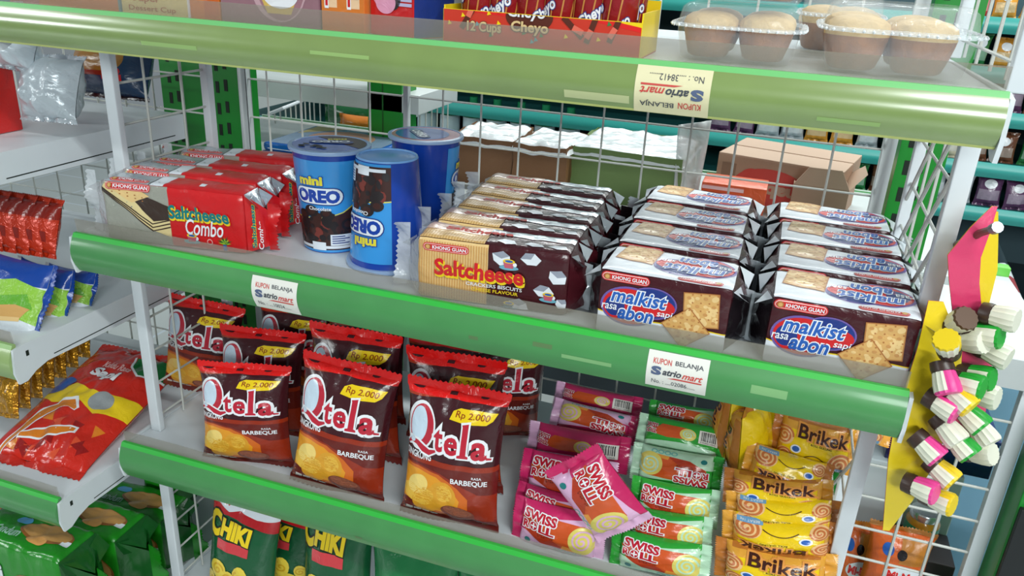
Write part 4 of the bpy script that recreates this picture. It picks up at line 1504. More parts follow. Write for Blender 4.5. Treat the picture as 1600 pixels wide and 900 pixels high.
# ================================================================== dark green corn snack bags on the lowest shelf
def corn_bag():
    w, h = 0.125, 0.19
    base = film('corn_green', (18, 84, 48), 0.25)
    redf = film('corn_red', (196, 26, 34), 0.25)
    s = Sheet()
    s.poly([(-w, .150), (-.02, .158), (w, .140), (w, .2), (-w, .2)], redf, 1)
    s.poly([(-w, .168), (-.04, .168), (-.02, .163), (.0, .168), (.03, .163), (w, .170), (w, .2), (-w, .2)], SILVERW, 2)
    s.text('+50%', -.052, .170, -.020, .182, RED, 3, .03)
    s.text('C', -.058, .126, -.032, .160, YEL, 4, .06, halo=BLACKP, hw=.05)
    s.text('HIKI', -.030, .128, .026, .152, YEL, 4, .06, halo=BLACKP, hw=.05, rot=-.08)
    s.rect(-.034, .112, .026, .126, film('corn_red_light', (206, 60, 66)), 3)
    # yellow corn puffs
    CY1, CY2 = film('corn_puff', (232, 204, 70)), film('corn_puff_shade', (214, 170, 40))
    for i, (x, z, r) in enumerate(((-.030, .082, .017), (-.010, .070, .016), (.014, .080, .018), (-.045, .060, .014), (.028, .058, .016), (.0, .048, .02), (-.025, .040, .018), (.045, .075, .012))):
        s.ell(x, z, r, r * .8, CY1, 3 + i * .1, i * .7, n=14)
        s.spiral(x, z, r * .7, r * .55, 1.5, r * .16, CY2, 4 + i * .1, i)
    s.poly([(.02, .0), (w, .0), (w, .062), (.055, .050), (.03, .028)], YEL, 5)
    s.poly([(-w, .0), (-.02, .0), (-.04, .03), (-w, .045)], YEL, 5)
    s.stroke([(.02, .0), (.03, .028), (.055, .050), (w, .062)], .003, redf, 5.4)
    return pillow('corn', w, h, 0.05, base, s, .010, .010, 'v', SILVERW, base, 22, 28, seed=21, wr=.0022), w, h


CM, CWd, CH = corn_bag()
c0 = bag_thing('corn_snack_bag', CM, ('printed_bag', 'top_seal', 'bottom_seal'), '', 'snack bag', 'green corn snack bags on the lowest shelf')
for i, (TL, TR, BL, BR, yb, yt, lab) in enumerate((
        ((330, 772), (448, 800), (300, 985), (400, 1010), .04, .07, 'green corn snack bag with its yellow name showing, nearest the side guard'),
        ((384, 772), (500, 800), (372, 960), (480, 985), .10, .13, 'green corn snack bag half hidden between its two neighbours'),
        ((470, 765), (585, 795), (452, 1000), (560, 1025), .05, .08, 'green corn snack bag with yellow puffs, cut off by the rail above'))):
    o = c0 if i == 0 else copy_tree(c0)
    o['label'] = lab
    place_quad(o, TL, TR, BL, BR, yb, yt, CWd, CH, 0.02, zs=-.606)


def green_cracker_bag():
    w, h = 0.13, 0.17
    base = film('leaf_green_bag', (22, 112, 60), 0.25)
    s = Sheet()
    s.ell(.006, .085, .044, .040, SILVERW, 1.5)
    s.ell(.008, .080, .036, .032, film('biscuit_round', (190, 124, 60), 0.4, 0, .8, 150), 2)
    s.ell(.008, .084, .028, .022, film('biscuit_round_light', (212, 152, 84), 0.4, 0, .8, 150), 2.4)
    s.poly([(-.062, .098), (-.040, .110), (-.030, .085), (-.055, .070)], film('bag_peach', (220, 150, 100)), 2)
    s.rect(.050, .060, .062, .085, SILVERW, 2)
    return pillow('green_bag', w, h, 0.05, base, s, .01, .01, 'v', base, base, 20, 24, seed=31), w, h


GMs, GW, GH = green_cracker_bag()
o = bag_thing('biscuit_bag', GMs, ('printed_bag', 'top_seal', 'bottom_seal'), 'leaf-green bag with a round brown biscuit picture, below the snack shelf rail', 'biscuit bag')
place_quad(o, (575, 830), (720, 862), (562, 1010), (700, 1040), .045, .07, GW, GH, 0.02, zs=-.606)
o = copy_tree(o, 'leaf-green biscuit bag at the picture bottom, mostly hidden behind the rail')
place_quad(o, (706, 866), (840, 898), (694, 1040), (826, 1075), .05, .075, GW, GH, 0.02, zs=-.606)

# ================================================================== neighbouring bay
# flat red bag
def big_red_bag():
    w, h = 0.22, 0.27
    base = film('big_red', (206, 40, 26), 0.2, 0, .6, 60)
    OR = film('big_orange', (222, 128, 34), 0.22, 0, .5)
    s = Sheet()
    s.poly([(-.11, .120), (-.04, .150), (.03, .138), (.11, .150), (.11, .112), (.05, .10), (.0, .118), (-.06, .108)], YEL, 1.5)
    s.poly([(.02, .235), (.06, .245), (.11, .24), (.11, .205), (.06, .195), (.03, .212)], film('big_green', (16, 112, 52)), 2)
    s.stroke([(.015, .236), (.03, .210), (.06, .193), (.11, .203)], .004, WHITE, 2.4)
    s.text('Kaldu Rasa', -.035, .196, .040, .210, PINKW, 3, .02, rot=-.1)
    s.text('Sapi', -.040, .165, .030, .194, WHITE, 3, .05, rot=-.1, halo=film('big_red_deep', (150, 20, 20)), hw=.05)
    s.ell(-.085, .145, .034, .020, BLUE, 2.5, .25)
    s.ell(.045, .125, .026, .017, film('big_grey', (150, 156, 158)), 2.5)
    # swoosh shapes
    s.stroke([(-.085, .010), (-.070, .045), (-.048, .085), (-.030, .105), (-.006, .112), (.014, .100)], [.008, .020, .026, .024, .022, .008], WHITE, 3)
    s.stroke([(-.083, .013), (-.069, .046), (-.047, .085), (-.030, .103), (-.007, .109), (.011, .100)], [.004, .014, .019, .017, .015, .004], OR, 3.5)
    s.stroke([(-.062, .040), (-.020, .052), (.020, .060), (.050, .066)], [.010, .018, .015, .012], WHITE, 3)
    s.stroke([(-.060, .041), (-.020, .052), (.020, .060), (.046, .065)], [.006, .012, .010, .007], OR, 3.6)
    rnd = random.Random(2)
    for i in range(16):
        rx, rz, a = rnd.uniform(-.09, .09), rnd.uniform(.015, .08), rnd.uniform(0, 6)
        s.poly([(rx + .014 * math.cos(a + k * 2.1), rz + .012 * math.sin(a + k * 2.1)) for k in range(3)],
               rnd.choice((OR, film('big_red_light', (226, 84, 50), .2, 0, .6), film('big_red_deep', (150, 20, 20)))), 1 + i * .02)
    return pillow('big_red', w, h, 0.055, base, s, .014, .014, 'v', base, base, 28, 34, seed=41, wr=.005, pinch=.05), w, h


RM, RW, RH = big_red_bag()
o = bag_thing('snack_bag', RM, ('printed_bag', 'top_seal', 'bottom_seal'), 'big flat red bag with white Sapi lettering lying on the neighbouring shelf', 'snack bag')
z = -.375
bl, br = atz(-38, 706, z + .012), atz(118, 742, z + .012)
tl = atz(120, 560, z + .055)
xh = (br - bl).normalized()
zv = (tl - bl) - xh * (tl - bl).dot(xh)
zh = (Vector((0.10, 1, .22)) - xh * Vector((0.10, 1, .22)).dot(xh)).normalized()
yh = zh.cross(xh)
org = (bl + br) / 2 + yh * .012
k = (br - bl).length / RW
o.matrix_world = Matrix(((xh.x * k, yh.x, zh.x, org.x), (xh.y * k, yh.y, zh.y, org.y), (xh.z * k, yh.z, zh.z, org.z), (0, 0, 0, 1)))

# gold foil sachets behind it
def sachet(name, w, h, T, base, seed, sheet=None):
    return pillow(name, w, h, T, base, sheet, .008, .008, 'v', base, base, 12, 16, seed=seed, wr=.0022)


GOLD = film('gold_foil', (206, 148, 34), 0.2, .65, .9, 90)
gm = sachet('gold', .06, .10, .02, GOLD, 51)
g0 = bag_thing('foil_sachet', gm, ('foil_pouch', 'top_seal', 'bottom_seal'), '', 'sachet', 'gold foil sachets')
for i in range(7):
    o = g0 if i == 0 else copy_tree(g0)
    x = -.235 + i * .020
    o['label'] = ('gold foil sachet at the outer end of its row, under the neighbouring olive rail', 'second gold foil sachet from the outer end', 'third gold foil sachet from the outer end', 'middle gold foil sachet of the row', 'fifth gold foil sachet from the outer end', 'sixth gold foil sachet from the outer end', 'gold foil sachet at the inner end of its row, beside the flat red bag')[i]
    bx, by, yy = 4 + 19 * i, 652 - 16 * i, .050 + .034 * i
    place_quad(o, (bx - 6, by - 66), (bx + 26, by - 60), (bx - 16, by), (bx + 16, by + 5), yy, yy + .02, .06, .10, .01)
    o.location.z = max(o.location.z, -.374)

# red sachets standing in a row on the neighbouring middle shelf
ORR = film('red_foil', (200, 52, 22), 0.24, .15, .7, 80)
s = Sheet()
s.rect(-.05, .075, .05, .12, film('red_foil_dark', (140, 28, 14), .24), 1)
s.rect(-.02, .03, .02, .05, film('red_foil_dark', (140, 28, 14), .24), 1)
rm = sachet('red', .075, .115, .022, ORR, 61, s)
s0 = bag_thing('foil_sachet', rm, ('foil_pouch', 'top_seal', 'bottom_seal'), '', 'sachet', 'red foil sachets')
nm = ('first', 'second', 'third', 'fourth', 'fifth', 'sixth', 'seventh', 'last')
for i in range(8):
    o = s0 if i == 0 else copy_tree(s0)
    o['label'] = ('%s red foil sachet in the leaning row, counted from the green rail end' % nm[i])
    bx = 70 - 21 * i
    place_quad(o, (bx + 2, 314 - 3 * i), (bx + 46, 324 - 3 * i), (bx - 34, 396 - 3 * i), (bx + 6, 404 - 3 * i), .050 - .006 * i, .075 - .006 * i, .075, .115, .01)

# blue, white and green pouches
def lettuce_pouch():
    w, h = .15, .115
    base = film('pouch_white', (226, 234, 240), .24)
    s = Sheet()
    s.rect(-w, .082, w, .2, film('pouch_blue', (24, 70, 160), .24), 1)
    s.poly([(-.02, .05), (.0, .078), (.03, .088), (.055, .082), (w, .06), (w, .02), (.03, .035)], film('lettuce', (150, 204, 70), .3, 0, .8, 120), 2)
    s.poly([(-.03, .04), (.02, .06), (.05, .07), (.06, .05), (.02, .038), (-.03, .026)], film('lettuce_dark', (104, 176, 52), .3, 0, .8, 120), 2.4)
    s.poly([(-.05, .022), (.04, .052), (.058, .050), (.05, .034), (-.05, .008)], TAN, 3)
    s.poly([(-.05, .012), (.05, .036), (.05, .030), (-.05, .004)], TAN2, 3.4)
    s.poly([(-w, -.01), (w, -.01), (w, .006), (.02, .0), (-.03, .016), (-w, .02)], film('pouch_green', (56, 172, 40), .24), 4)
    s.poly([(-.075, .08), (-.03, .06), (-.02, .076), (-.05, .1)], WHITE, 1.6)
    return pillow('pouch', w, h, .035, base, s, .008, .008, 'u', film('pouch_blue', (24, 70, 160), .24), base, 24, 18, seed=71, wr=.002), w, h


LM, LW, LH = lettuce_pouch()
l0 = bag_thing('food_pouch', LM, ('printed_pouch', 'end_seal', 'end_seal'), '', 'pouch', 'blue and green pouches with a lettuce picture')
for i, (TL, TR, BL, BR, yb, yt, lab) in enumerate((
        ((-72, 370), (104, 422), (-86, 508), (22, 540), -.040, .012, 'nearest blue-and-green lettuce pouch, lying slanted on the neighbouring shelf'),
        ((20, 405), (138, 432), (10, 500), (74, 525), .010, .040, 'middle blue-and-green lettuce pouch, behind the nearest'),
        ((70, 420), (186, 438), (60, 480), (112, 495), .050, .075, 'farthest blue-and-green lettuce pouch, under the green rail end'))):
    o = l0 if i == 0 else copy_tree(l0)
    o['label'] = lab
    place_quad(o, TL, TR, BL, BR, yb, yt, LW, LH, .014)

# top left shelf
sv = bag_thing('foil_bag', pillow('grey_bag', .12, .16, .06, film('bag_grey_white', (196, 206, 212), .3, .15, .8, 45), None, .01, .01, 'v', SILVERW, SILVER, 18, 20, seed=81, wr=.007), ('foil_pouch', 'top_seal', 'bottom_seal'), 'crumpled grey-white foil bag on the neighbouring top shelf', 'foil bag')
place_quad(sv, (0, 62), (84, 100), (10, 196), (98, 172), .030, .060, .12, .16, .02)
o = bag_thing('foil_bag', pillow('pale_bag', .12, .10, .05, film('bag_grey_pale', (206, 216, 222), .3, .15, .8, 45), None, .01, .01, 'v', SILVERW, SILVER, 18, 20, seed=83, wr=.006), ('foil_pouch', 'top_seal', 'bottom_seal'), 'small silver pouch hanging over the crumpled bag, just below the olive rail', 'foil bag')
place_quad(o, (-30, 40), (48, 60), (-20, 104), (36, 108), .040, .055, .12, .10, .01)
s = Sheet()
s.ell(-.01, .10, .06, .05, film('bag_amber_dark', (170, 120, 40)), 1)
s.text('2', .020, .045, .045, .075, film('bag_amber', (234, 156, 30)), 3, .06, halo=RED, hw=.12)
s.rect(-.05, .050, .02, .062, film('bag_rust', (150, 44, 18)), 2)
o = bag_thing('snack_bag', pillow('blue_bag', .16, .16, .06, film('bag_dark_blue', (24, 60, 96), .26), s, .01, .01, 'v', film('bag_dark_blue', (24, 60, 96), .26), DARK, 20, 22, seed=85), ('printed_bag', 'top_seal', 'bottom_seal'), 'dark blue bag with an amber picture, beside the crumpled foil bag', 'snack bag')
place_quad(o, (84, 50), (212, 70), (86, 145), (216, 148), .17, .20, .16, .16, .02)
mb = MB()
mb.box((-.06, -.002, 0), (.06, .05, .16), film('box_red', (206, 34, 30), .3))
o = mb.build('snack_box', bevel=.002)
tag(o, 'red carton edge at the left border on the neighbouring top shelf', 'box')
p = at(10, 170, .02)
o.location = (p.x - .098, p.y, .0955)
s = Sheet()
s.text('GO', -.02, .04, .02, .06, NAVY, 3, .04)

# green biscuit packs on the neighbouring bottom shelf
def cookie_pack():
    w, d, h = .150, .075, .070
    G1, G2 = film('pack_green', (30, 138, 28), .24), film('pack_green_dark', (14, 84, 26), .24)
    CK, CKD, CRM = film('cookie_tan', (196, 146, 84), .35), film('cookie_brown', (150, 92, 42), .35), film('cookie_cream', (226, 210, 160), .35)
    def art(sh, z0):
        sh.ell(.026, z0 + .004, .040, .017, CKD, 2)
        sh.ell(.025, z0 + .006, .037, .014, CK, 2.4)
        sh.ell(.022, z0 - .011, .015, .008, film('cookie_nut', (222, 160, 90)), 2.8)
        sh.rect(.054, z0 - .008, .066, z0 + .002, SILVERW, 2.2)
    f = Sheet()
    f.rect(-.2, -.1, .2, .2, G1, .5)
    f.text('Sari', -.066, .036, -.020, .054, WHITE, 3, .03, halo=G2, hw=.05)
    f.text('Gandum', -.068, .014, -.004, .034, WHITE, 3, .03, halo=G2, hw=.05)
    f.ell(-.055, .060, .014, .006, film('pack_sky', (80, 160, 210)), 3)
    art(f, .030)
    t = Sheet()
    t.rect(-.2, -.2, .2, .2, G1, .5)
    art(t, -.002)
    t.text('Sari Gandum', -.066, -.020, -.004, -.004, film('pack_pale', (150, 190, 170)), 3, .03)
    t.ell(-.02, .014, .012, .007, film('pack_sky', (80, 160, 210)), 2)
    return box_pack(w, d, h, f, t, G1, G2, G2, G2, .008, .020, .024, 17, fin_mat=G1, crumple=.002)


gk = pack_thing('biscuit_pack', cookie_pack(), '', 'biscuit pack', 'green biscuit packs')
GZ = -.645
LABG = ('nearest green biscuit pack at the lower left corner', 'green biscuit pack with a cookie picture, behind the one at the lower left corner',
        'green biscuit pack under the flat red bag, third from the lower left corner', 'green biscuit pack beside the third one, mostly hidden by the neighbouring rail')
for i, (px, py, yy, yaw, zz) in enumerate(((90, 845, -.012, .06, None), (120, 800, .074, .10, None), (150, 762, .160, .12, None), (60, 760, .16, .06, None))):
    o = gk if i == 0 else copy_tree(gk)
    o['label'] = LABG[i]
    p = at(px, py, yy)
    put(o, (-.165, -.155, -.150, -.375)[i], (-.012, .074, .160, .10)[i], GZ + .002, yaw * .4)
    o.scale = (1.15, 1, (p.z - GZ) / .070)
for i, (px, py, yy) in enumerate(((195, 860, .09), (222, 800, .16))):
    o = copy_tree(gk, ('green biscuit pack stood on its end beside the side guard post', 'second green biscuit pack stood on end, behind the first')[i])
    p = at(px, py, yy)
    o.location = (-.108 - .01 * i, .248 + i * .088, GZ + .122)
    o.rotation_euler = (0, PI / 2, PI + .08)
    o.scale = (1, .95, .9)

# ================================================================== goods on the top shelf
TZ = 0.255


def carton(name, label, cat, px0, px1, yf, depth, h, base, sheet=None, group=None, z=TZ, yaw=0.0, py=70, side=None):
    a, b = at(px0, py, yf), at(px1, py, yf)
    w = b.x - a.x
    mb = MB()
    mb.box((-w / 2, 0, 0), (w / 2, depth, h), base)
    me = mb.mesh(name, True, 1e-6, .0015)
    mb = MB()
    for v in me.vertices: mb.v.append(tuple(v.co))
    for p in me.polygons:
        mb.f.append(tuple(p.vertices))
        mb.m.append(mb.mi(base))
    if sheet:
        sh = sheet(w, h)
        sh.lay(mb, lambda x, q, l: (x, -LAY * (l + .5), q), [], [], [(0, -w / 2 + .0008, -1), (0, w / 2 - .0008, 1), (1, .0008, -1), (1, h - .0008, 1)])
    if side:
        mb.face([(w / 2 + .0003, .001, .001), (w / 2 + .0003, depth - .001, .001), (w / 2 + .0003, depth - .001, h - .001), (w / 2 + .0003, .001, h - .001)], side)
    o = mb.build(name, merge=0)
    o.location = ((a.x + b.x) / 2, yf, z)
    o.rotation_euler = (0, 0, yaw)
    return tag(o, label, cat, group)


def sh_sweets(w, h):
    s = Sheet()
    s.rect(-w, 0, -w * .16, h, film('wrap_teal', (96, 140, 160)), 1)
    s.poly([(-w * .16, 0), (w, 0), (w, h), (-w * .1, h)], film('wrap_orange', (222, 128, 70)), 1)
    s.poly([(-w * .3, 0), (-w * .08, 0), (0, h), (-w * .3, h)], film('wrap_pink', (206, 120, 130)), 1.5)
    return s


carton('sweet_pack', 'orange and teal pack at the left end of the olive top shelf', 'sweet pack', -10, 194, .012, .06, .09, film('wrap_teal_base', (110, 150, 160)), sh_sweets)


def sh_paper(w, h):
    s = Sheet()
    s.rect(-w, 0, w, .022, film('box_cream', (232, 210, 140)), 1)
    s.text('Paper', -w * .30, .011, w * .10, .020, film('box_brown', (190, 110, 60)), 3, .02)
    s.text('Dessert Cup', -w * .38, .0025, w * .32, .009, film('box_brown', (190, 110, 60)), 3, .01)
    s.ell(w * .26, .030, .014, .011, RED, 2)
    return s


carton('paper_cup_box', 'cream and white box with a red dot on the olive top shelf', 'box', 198, 300, .014, .06, .09, WHITE, sh_paper)


def sh_or(w, h):
    s = Sheet()
    s.rect(w * .0, 0, w, h, film('box_orange_deep', (206, 96, 36)), 1)
    return s


carton('sweet_box', 'plain orange box between the cream box and the cupcake pack', 'box', 302, 348, .016, .06, .09, film('box_orange', (226, 120, 40)), sh_or)


def sh_cup(w, h):
    s = Sheet()
    s.rect(-w, 0, w, h, film('pack_mauve', (150, 110, 120)), 1)
    s.ell(w * .10, .040, .032, .036, film('bubble_pink', (196, 160, 168)), 2)
    s.ell(w * .12, .038, .027, .032, film('bubble_inner', (160, 116, 126)), 2.3)
    s.poly([(w * .02 - .004, .012), (w * .22, .012), (w * .27, .024), (-w * .03 - .004, .024)], film('cake_case', (212, 180, 96)), 3)
    s.ell(w * .12, .030, .020, .013, WHITE, 3.4)
    s.ell(w * .12, .040, .014, .010, WHITE, 3.6)
    for i in range(8):
        s.stroke([(w * .12 - .016 + i * .004, .028 + (i % 3) * .004), (w * .12 - .012 + i * .004, .032 + (i % 2) * .006)], .0016, BLACKP, 4)
    return s


carton('cupcake_pack', 'mauve pack with a frosted cupcake in a bubble', 'sweet pack', 350, 502, .014, .05, .10, film('pack_mauve_base', (130, 92, 104)), sh_cup)


def sh_tango(w, h):
    s = Sheet()
    OR = film('box_tawny', (214, 122, 50))
    s.rect(-w, 0, w, h, OR, 1)
    for k, x in enumerate((-w * .42, w * .10)):
        s.rect(x, .022, x + w * .30, h, film('stripe_pale', (236, 200, 160)), 1.5)
        s.text('TA', x - .02, .045, x + .034, .056, RED, 3, .05, rot=PI / 2, halo=WHITE, hw=.06)
    return s


carton('wafer_box', 'tawny box with upright red lettering, beside the red cookie box', 'box', 504, 570, .014, .05, .10, film('box_tawny', (214, 122, 50)), sh_tango)


def sh_cookie(w, h):
    s = Sheet()
    s.rect(-w, 0, w, h, RED, 1)
    s.ell(-w * .16, .050, .020, .026, film('milk_pink', (232, 160, 190)), 2)
    for (x, z, r) in ((-w * .34, .045, .012), (w * .06, .036, .012), (w * .14, .060, .008)):
        s.ell(x, z, r * .8, r, CBR3, 3)
        s.ell(x, z, r * .55, r * .7, mat('cup_cookie_light', (70, 60, 66), .4), 3.4)
    s.ell(-w * .12, .030, .013, .010, film('milk_pink', (232, 160, 190)), 3.6)
    for i in range(4):
        s.rect(w * .16, .028 + i * .0042, w * .48, .0308 + i * .0042, film('milk_lilac', (196, 190, 226)), 3)
    return s


carton('cookie_box', 'red cookie box with a blue side on the olive top shelf', 'box', 571, 654, .014, .06, .10, RED, sh_cookie, yaw=-.32, side=NAVY)
o = bag_thing('foil_bag', pillow('clear_pack', .05, .09, .03, SILVER, None, .008, .008, 'v', SILVER, SILVER, 12, 14, seed=91, wr=.004), ('foil_pouch', 'top_seal', 'bottom_seal'), 'small silver pouch between the red cookie box and the yellow cup carton', 'foil bag')
put(o, at(682, 40, .05).x, .07, TZ, .1)

# open display carton of twelve cups
dc = thing('display_carton', 'open yellow and red cup carton on the olive top shelf', 'display carton')
a, b = at(692, 70, .004), at(1000, 80, .004)
W = b.x - a.x
HC = at(845, 24, .004).z - TZ
DC = .085
YC, RC = mat('carton_yellow', (244, 214, 24), .35), mat('carton_red', (206, 58, 40), .35)
BRN = mat('carton_brown', (90, 40, 26), .4)
CR = mat('carton_cream', (226, 196, 140), .4)
mb = MB()
t = .0012
mb.box((0, 0, 0), (W, t, HC), YC)
s = Sheet()
s.poly([(0, 0), (W, 0), (W, .022), (W * .7, .030), (W * .4, .026), (0, .030)], RC, 1)
s.poly([(0, .030), (W * .4, .026), (W * .7, .030), (W, .022), (W, .026), (W * .7, .034), (W * .4, .030), (0, .032)], mat('carton_scarlet', (226, 36, 34), .35), 1.4)
s.text('12 Cups', W * .13, .010, W * .31, .021, CR, 4, .03, halo=BRN, hw=.05)
s.ell(W * .45, .028, W * .12, .013, BRN, 3)
s.text('Cheyo', W * .34, .0245, W * .53, .036, WHITE, 5, .03, halo=BRN, hw=.06)
s.text('Cheyo', W * .36, .0125, W * .55, .024, CR, 5, .03, halo=BRN, hw=.06)
for (x0, z0, x1, z1) in ((.10, .014, .17, .034), (.62, .030, .72, .014), (.78, .032, .74, .010), (.90, .036, .85, .012)):
    s.stroke([(W * x0, z0), (W * x1, z1)], .005, BRN, 3.5)
    s.stroke([(W * (x0 * .5 + x1 * .5), (z0 + z1) / 2), (W * x1, z1 + .004)], .005, mat('carton_coral', (230, 110, 90), .35), 3.8)
rnd = random.Random(4)
for i in range(26):
    x, z = rnd.uniform(.02, .98) * W, rnd.uniform(.004, .046)
    s.poly([(x, z), (x + .004, z + .001), (x + .001, z + .004)], rnd.choice((mat('confetti_teal', (70, 170, 180), .4), mat('confetti_red', (200, 40, 40), .4), YC, mat('confetti_green', (60, 130, 70), .4))), 3)
s.lay(mb, lambda x, q, l: (x, -LAY * (l + .5), q), [], [], [(0, .0005, -1), (0, W - .0005, 1), (1, .0004, -1), (1, HC - .0004, 1)])
mb.build('front_panel', dc, merge=0)
mb = MB()
mb.box((0, t, 0), (W, DC, t), RC)
mb.box((0, DC - t, 0), (W, DC, HC * 1.5), YC)
mb.box((0, t, t), (t, DC - t, HC * 1.1), YC)
mb.box((W - t, t, t), (W, DC - t, HC * 1.25), YC)
mb.build('tray', dc)
dc.location = (a.x, .004, TZ)
CRD = film('cup_crimson', (150, 26, 34), .25)
def snack_cup():
    mb = MB()
    mb.lathe([(0, 0), (.018, 0), (.0185, .001), (.0225, .060), (.0235, .062), (.0235, .064), (0, .064)], CRD, 28)
    mb.lathe([(.0182, .0005), (.0192, .0005), (.0195, .005), (.0187, .005)], SILVERW, 28)
    s = Sheet()
    for i in range(6):
        s.stroke([(-.03 + i * .011, .010), (-.022 + i * .011, .055)], .0016, BR_G, 2)
    s.text('Cheyo', -.020, .022, .012, .034, WHITE, 3, .03, halo=NAVY, hw=.06, rot=.5)
    s.text('Cheyo', .012, .014, .042, .026, WHITE, 3, .03, halo=NAVY, hw=.06, rot=.5)
    rad = lambda z: .0185 + .004 * z / .060
    s.lay(mb, lambda x, z, l: ((rad(z) + .0001 + LAY * l) * math.cos(x / .02 - PI / 2), (rad(z) + .0001 + LAY * l) * math.sin(x / .02 - PI / 2), z), [i * .002 - .05 for i in range(50)], [])
    return mb.mesh('snack_cup', True, 0)


BR_G = film('cup_gold_line', (196, 130, 60), .3)
me = snack_cup()
k = 0
for j in range(2):
    for i in range(6):
        o = link_mesh('snack_cup', me)
        o.location = (a.x + .026 + i * (W - .052) / 5, .004 + .0225 + j * .040 - .0 + .001, TZ + .0125)
        o.rotation_euler = (0, 0, .6 * ((i * 7 + j * 3) % 5) - 1.2)
        o.location.z = TZ + t
        o.scale = (.80, .80, 1.1)
        tag(o, ('%s crimson cup in the %s row of the yellow carton, counting from the silver pouch' % (('first', 'second', 'third', 'fourth', 'fifth', 'sixth')[i], ('front', 'rear')[j])), 'snack cup', 'crimson cups in the carton')

# clear tubs with bread rolls
BREAD = mat('bread_crust', (152, 98, 54), .6, bump=.5, bscale=90, mottle=.25, mscale=45)
BREADP = mat('bread_pale', (216, 182, 124), .6, bump=.5, bscale=90, mottle=.15, mscale=45)
TUB = clear('tub_plastic', (228, 236, 240), .22, .06, .25, 120)
SPARKLE = clear('tub_sparkle', (246, 250, 252), .85, .05)  # near-opaque white for beads that imitate sparkles along the ribbed rim
TUBR = clear('tub_rim_plastic', (236, 244, 250), .55, .06, .5, 220)


def roll_mesh():
    mb = MB()
    mb.lathe([(0, 0), (.022, 0), (.026, .003), (.031, .018), (.034, .030), (.035, .036)], BREAD, 32)
    mb.lathe([(.035, .036), (.0355, .042), (.033, .049), (.026, .054), (.014, .057), (0, .058)], BREADP, 32)
    mb.v = [(x * (1 + .03 * noise.noise(Vector((x * 60, y * 60, z * 60)))), y * (1 + .03 * noise.noise(Vector((x * 60 + 5, y * 60, z * 60)))), z) for x, y, z in mb.v]
    return mb.mesh('bread_roll')


RMESH = roll_mesh()


def tub(label, x0, x1, y0, y1, z, h):
    r = thing('clear_tub', label, 'food tub', 'clear tubs of bread rolls', ((x0 + x1) / 2, (y0 + y1) / 2, z))
    hx, hy = (x1 - x0) / 2, (y1 - y0) / 2

    def ring(sx, sy, zz, n=44, rr=.014, wave=0.0):
        out = []
        for i in range(n):
            a = 2 * PI * (i + .5) / n
            c, s_ = math.cos(a), math.sin(a)
            p = 5.0
            q = (abs(c) ** p + abs(s_) ** p) ** (-1 / p)
            w = 1 + wave * (1 if i % 2 else -1)
            out.append((sx * c * q * w, sy * s_ * q * w, zz))
        return out

    def loft(mb, rings, m):
        n = len(rings[0])
        b = len(mb.v)
        for rg in rings: mb.v += rg
        kk = mb.mi(m)
        for i in range(len(rings) - 1):
            for s_ in range(n):
                mb.f.append((b + i * n + s_, b + i * n + (s_ + 1) % n, b + (i + 1) * n + (s_ + 1) % n, b + (i + 1) * n + s_))
                mb.m.append(kk)
    mb = MB()
    loft(mb, [ring(hx * .86, hy * .82, .001), ring(hx * .90, hy * .88, .004), ring(hx * .97, hy * .95, h * .5, wave=.006), ring(hx * .98, hy * .97, h * .62)], TUB)
    mb.face(ring(hx * .86, hy * .82, .001)[::-1], TUB)
    mb.build('tub_base', r)
    mb = MB()
    loft(mb, [ring(hx * .98, hy * .97, h * .60), ring(hx * 1.06, hy * 1.07, h * .61, wave=.01), ring(hx * 1.06, hy * 1.07, h * .66, wave=.01), ring(hx * .99, hy * .98, h * .67)], TUBR)
    rg = ring(hx * 1.07, hy * 1.08, h * .635, n=64)
    for (bx, by, bz) in rg:
        for (q_, e_) in (((0, 0, .0016), 1), ((0, 0, -.0016), -1)):
            c4 = [(bx + .0014, by, bz), (bx, by + .0014, bz), (bx - .0014, by, bz), (bx, by - .0014, bz)]
            tip = (bx, by, bz + .0016 * e_)
            for i_ in range(4):
                f_ = [c4[i_], c4[(i_ + 1) % 4], tip]
                mb.face(f_ if e_ > 0 else f_[::-1], SPARKLE)
    mb.build('ribbed_rim', r)
    mb = MB()
    loft(mb, [ring(hx * .99, hy * .98, h * .66), ring(hx * .93, hy * .92, h * .93, wave=.006), ring(hx * .86, hy * .84, h)], TUB)
    mb.face(ring(hx * .86, hy * .84, h), TUB)
    mb.build('tub_lid', r)
    return r


def rolls(x0, x1, y0, y1, z, nx, ny, where, sc=1.0):
    for j in range(ny):
        for i in range(nx):
            o = link_mesh('bread_roll', RMESH)
            o.location = (x0 + (x1 - x0) * (i + .5) / nx, y0 + (y1 - y0) * (j + .5) / ny, z)
            o.rotation_euler = (0, 0, i * 1.3 + j)
            o.scale = (sc, sc, sc)
            tag(o, 'brown bread roll at the %s %s of the %s' % (('front', 'rear')[j], ('left', 'right', 'third')[i], where), 'bread roll', 'bread rolls in clear tubs')


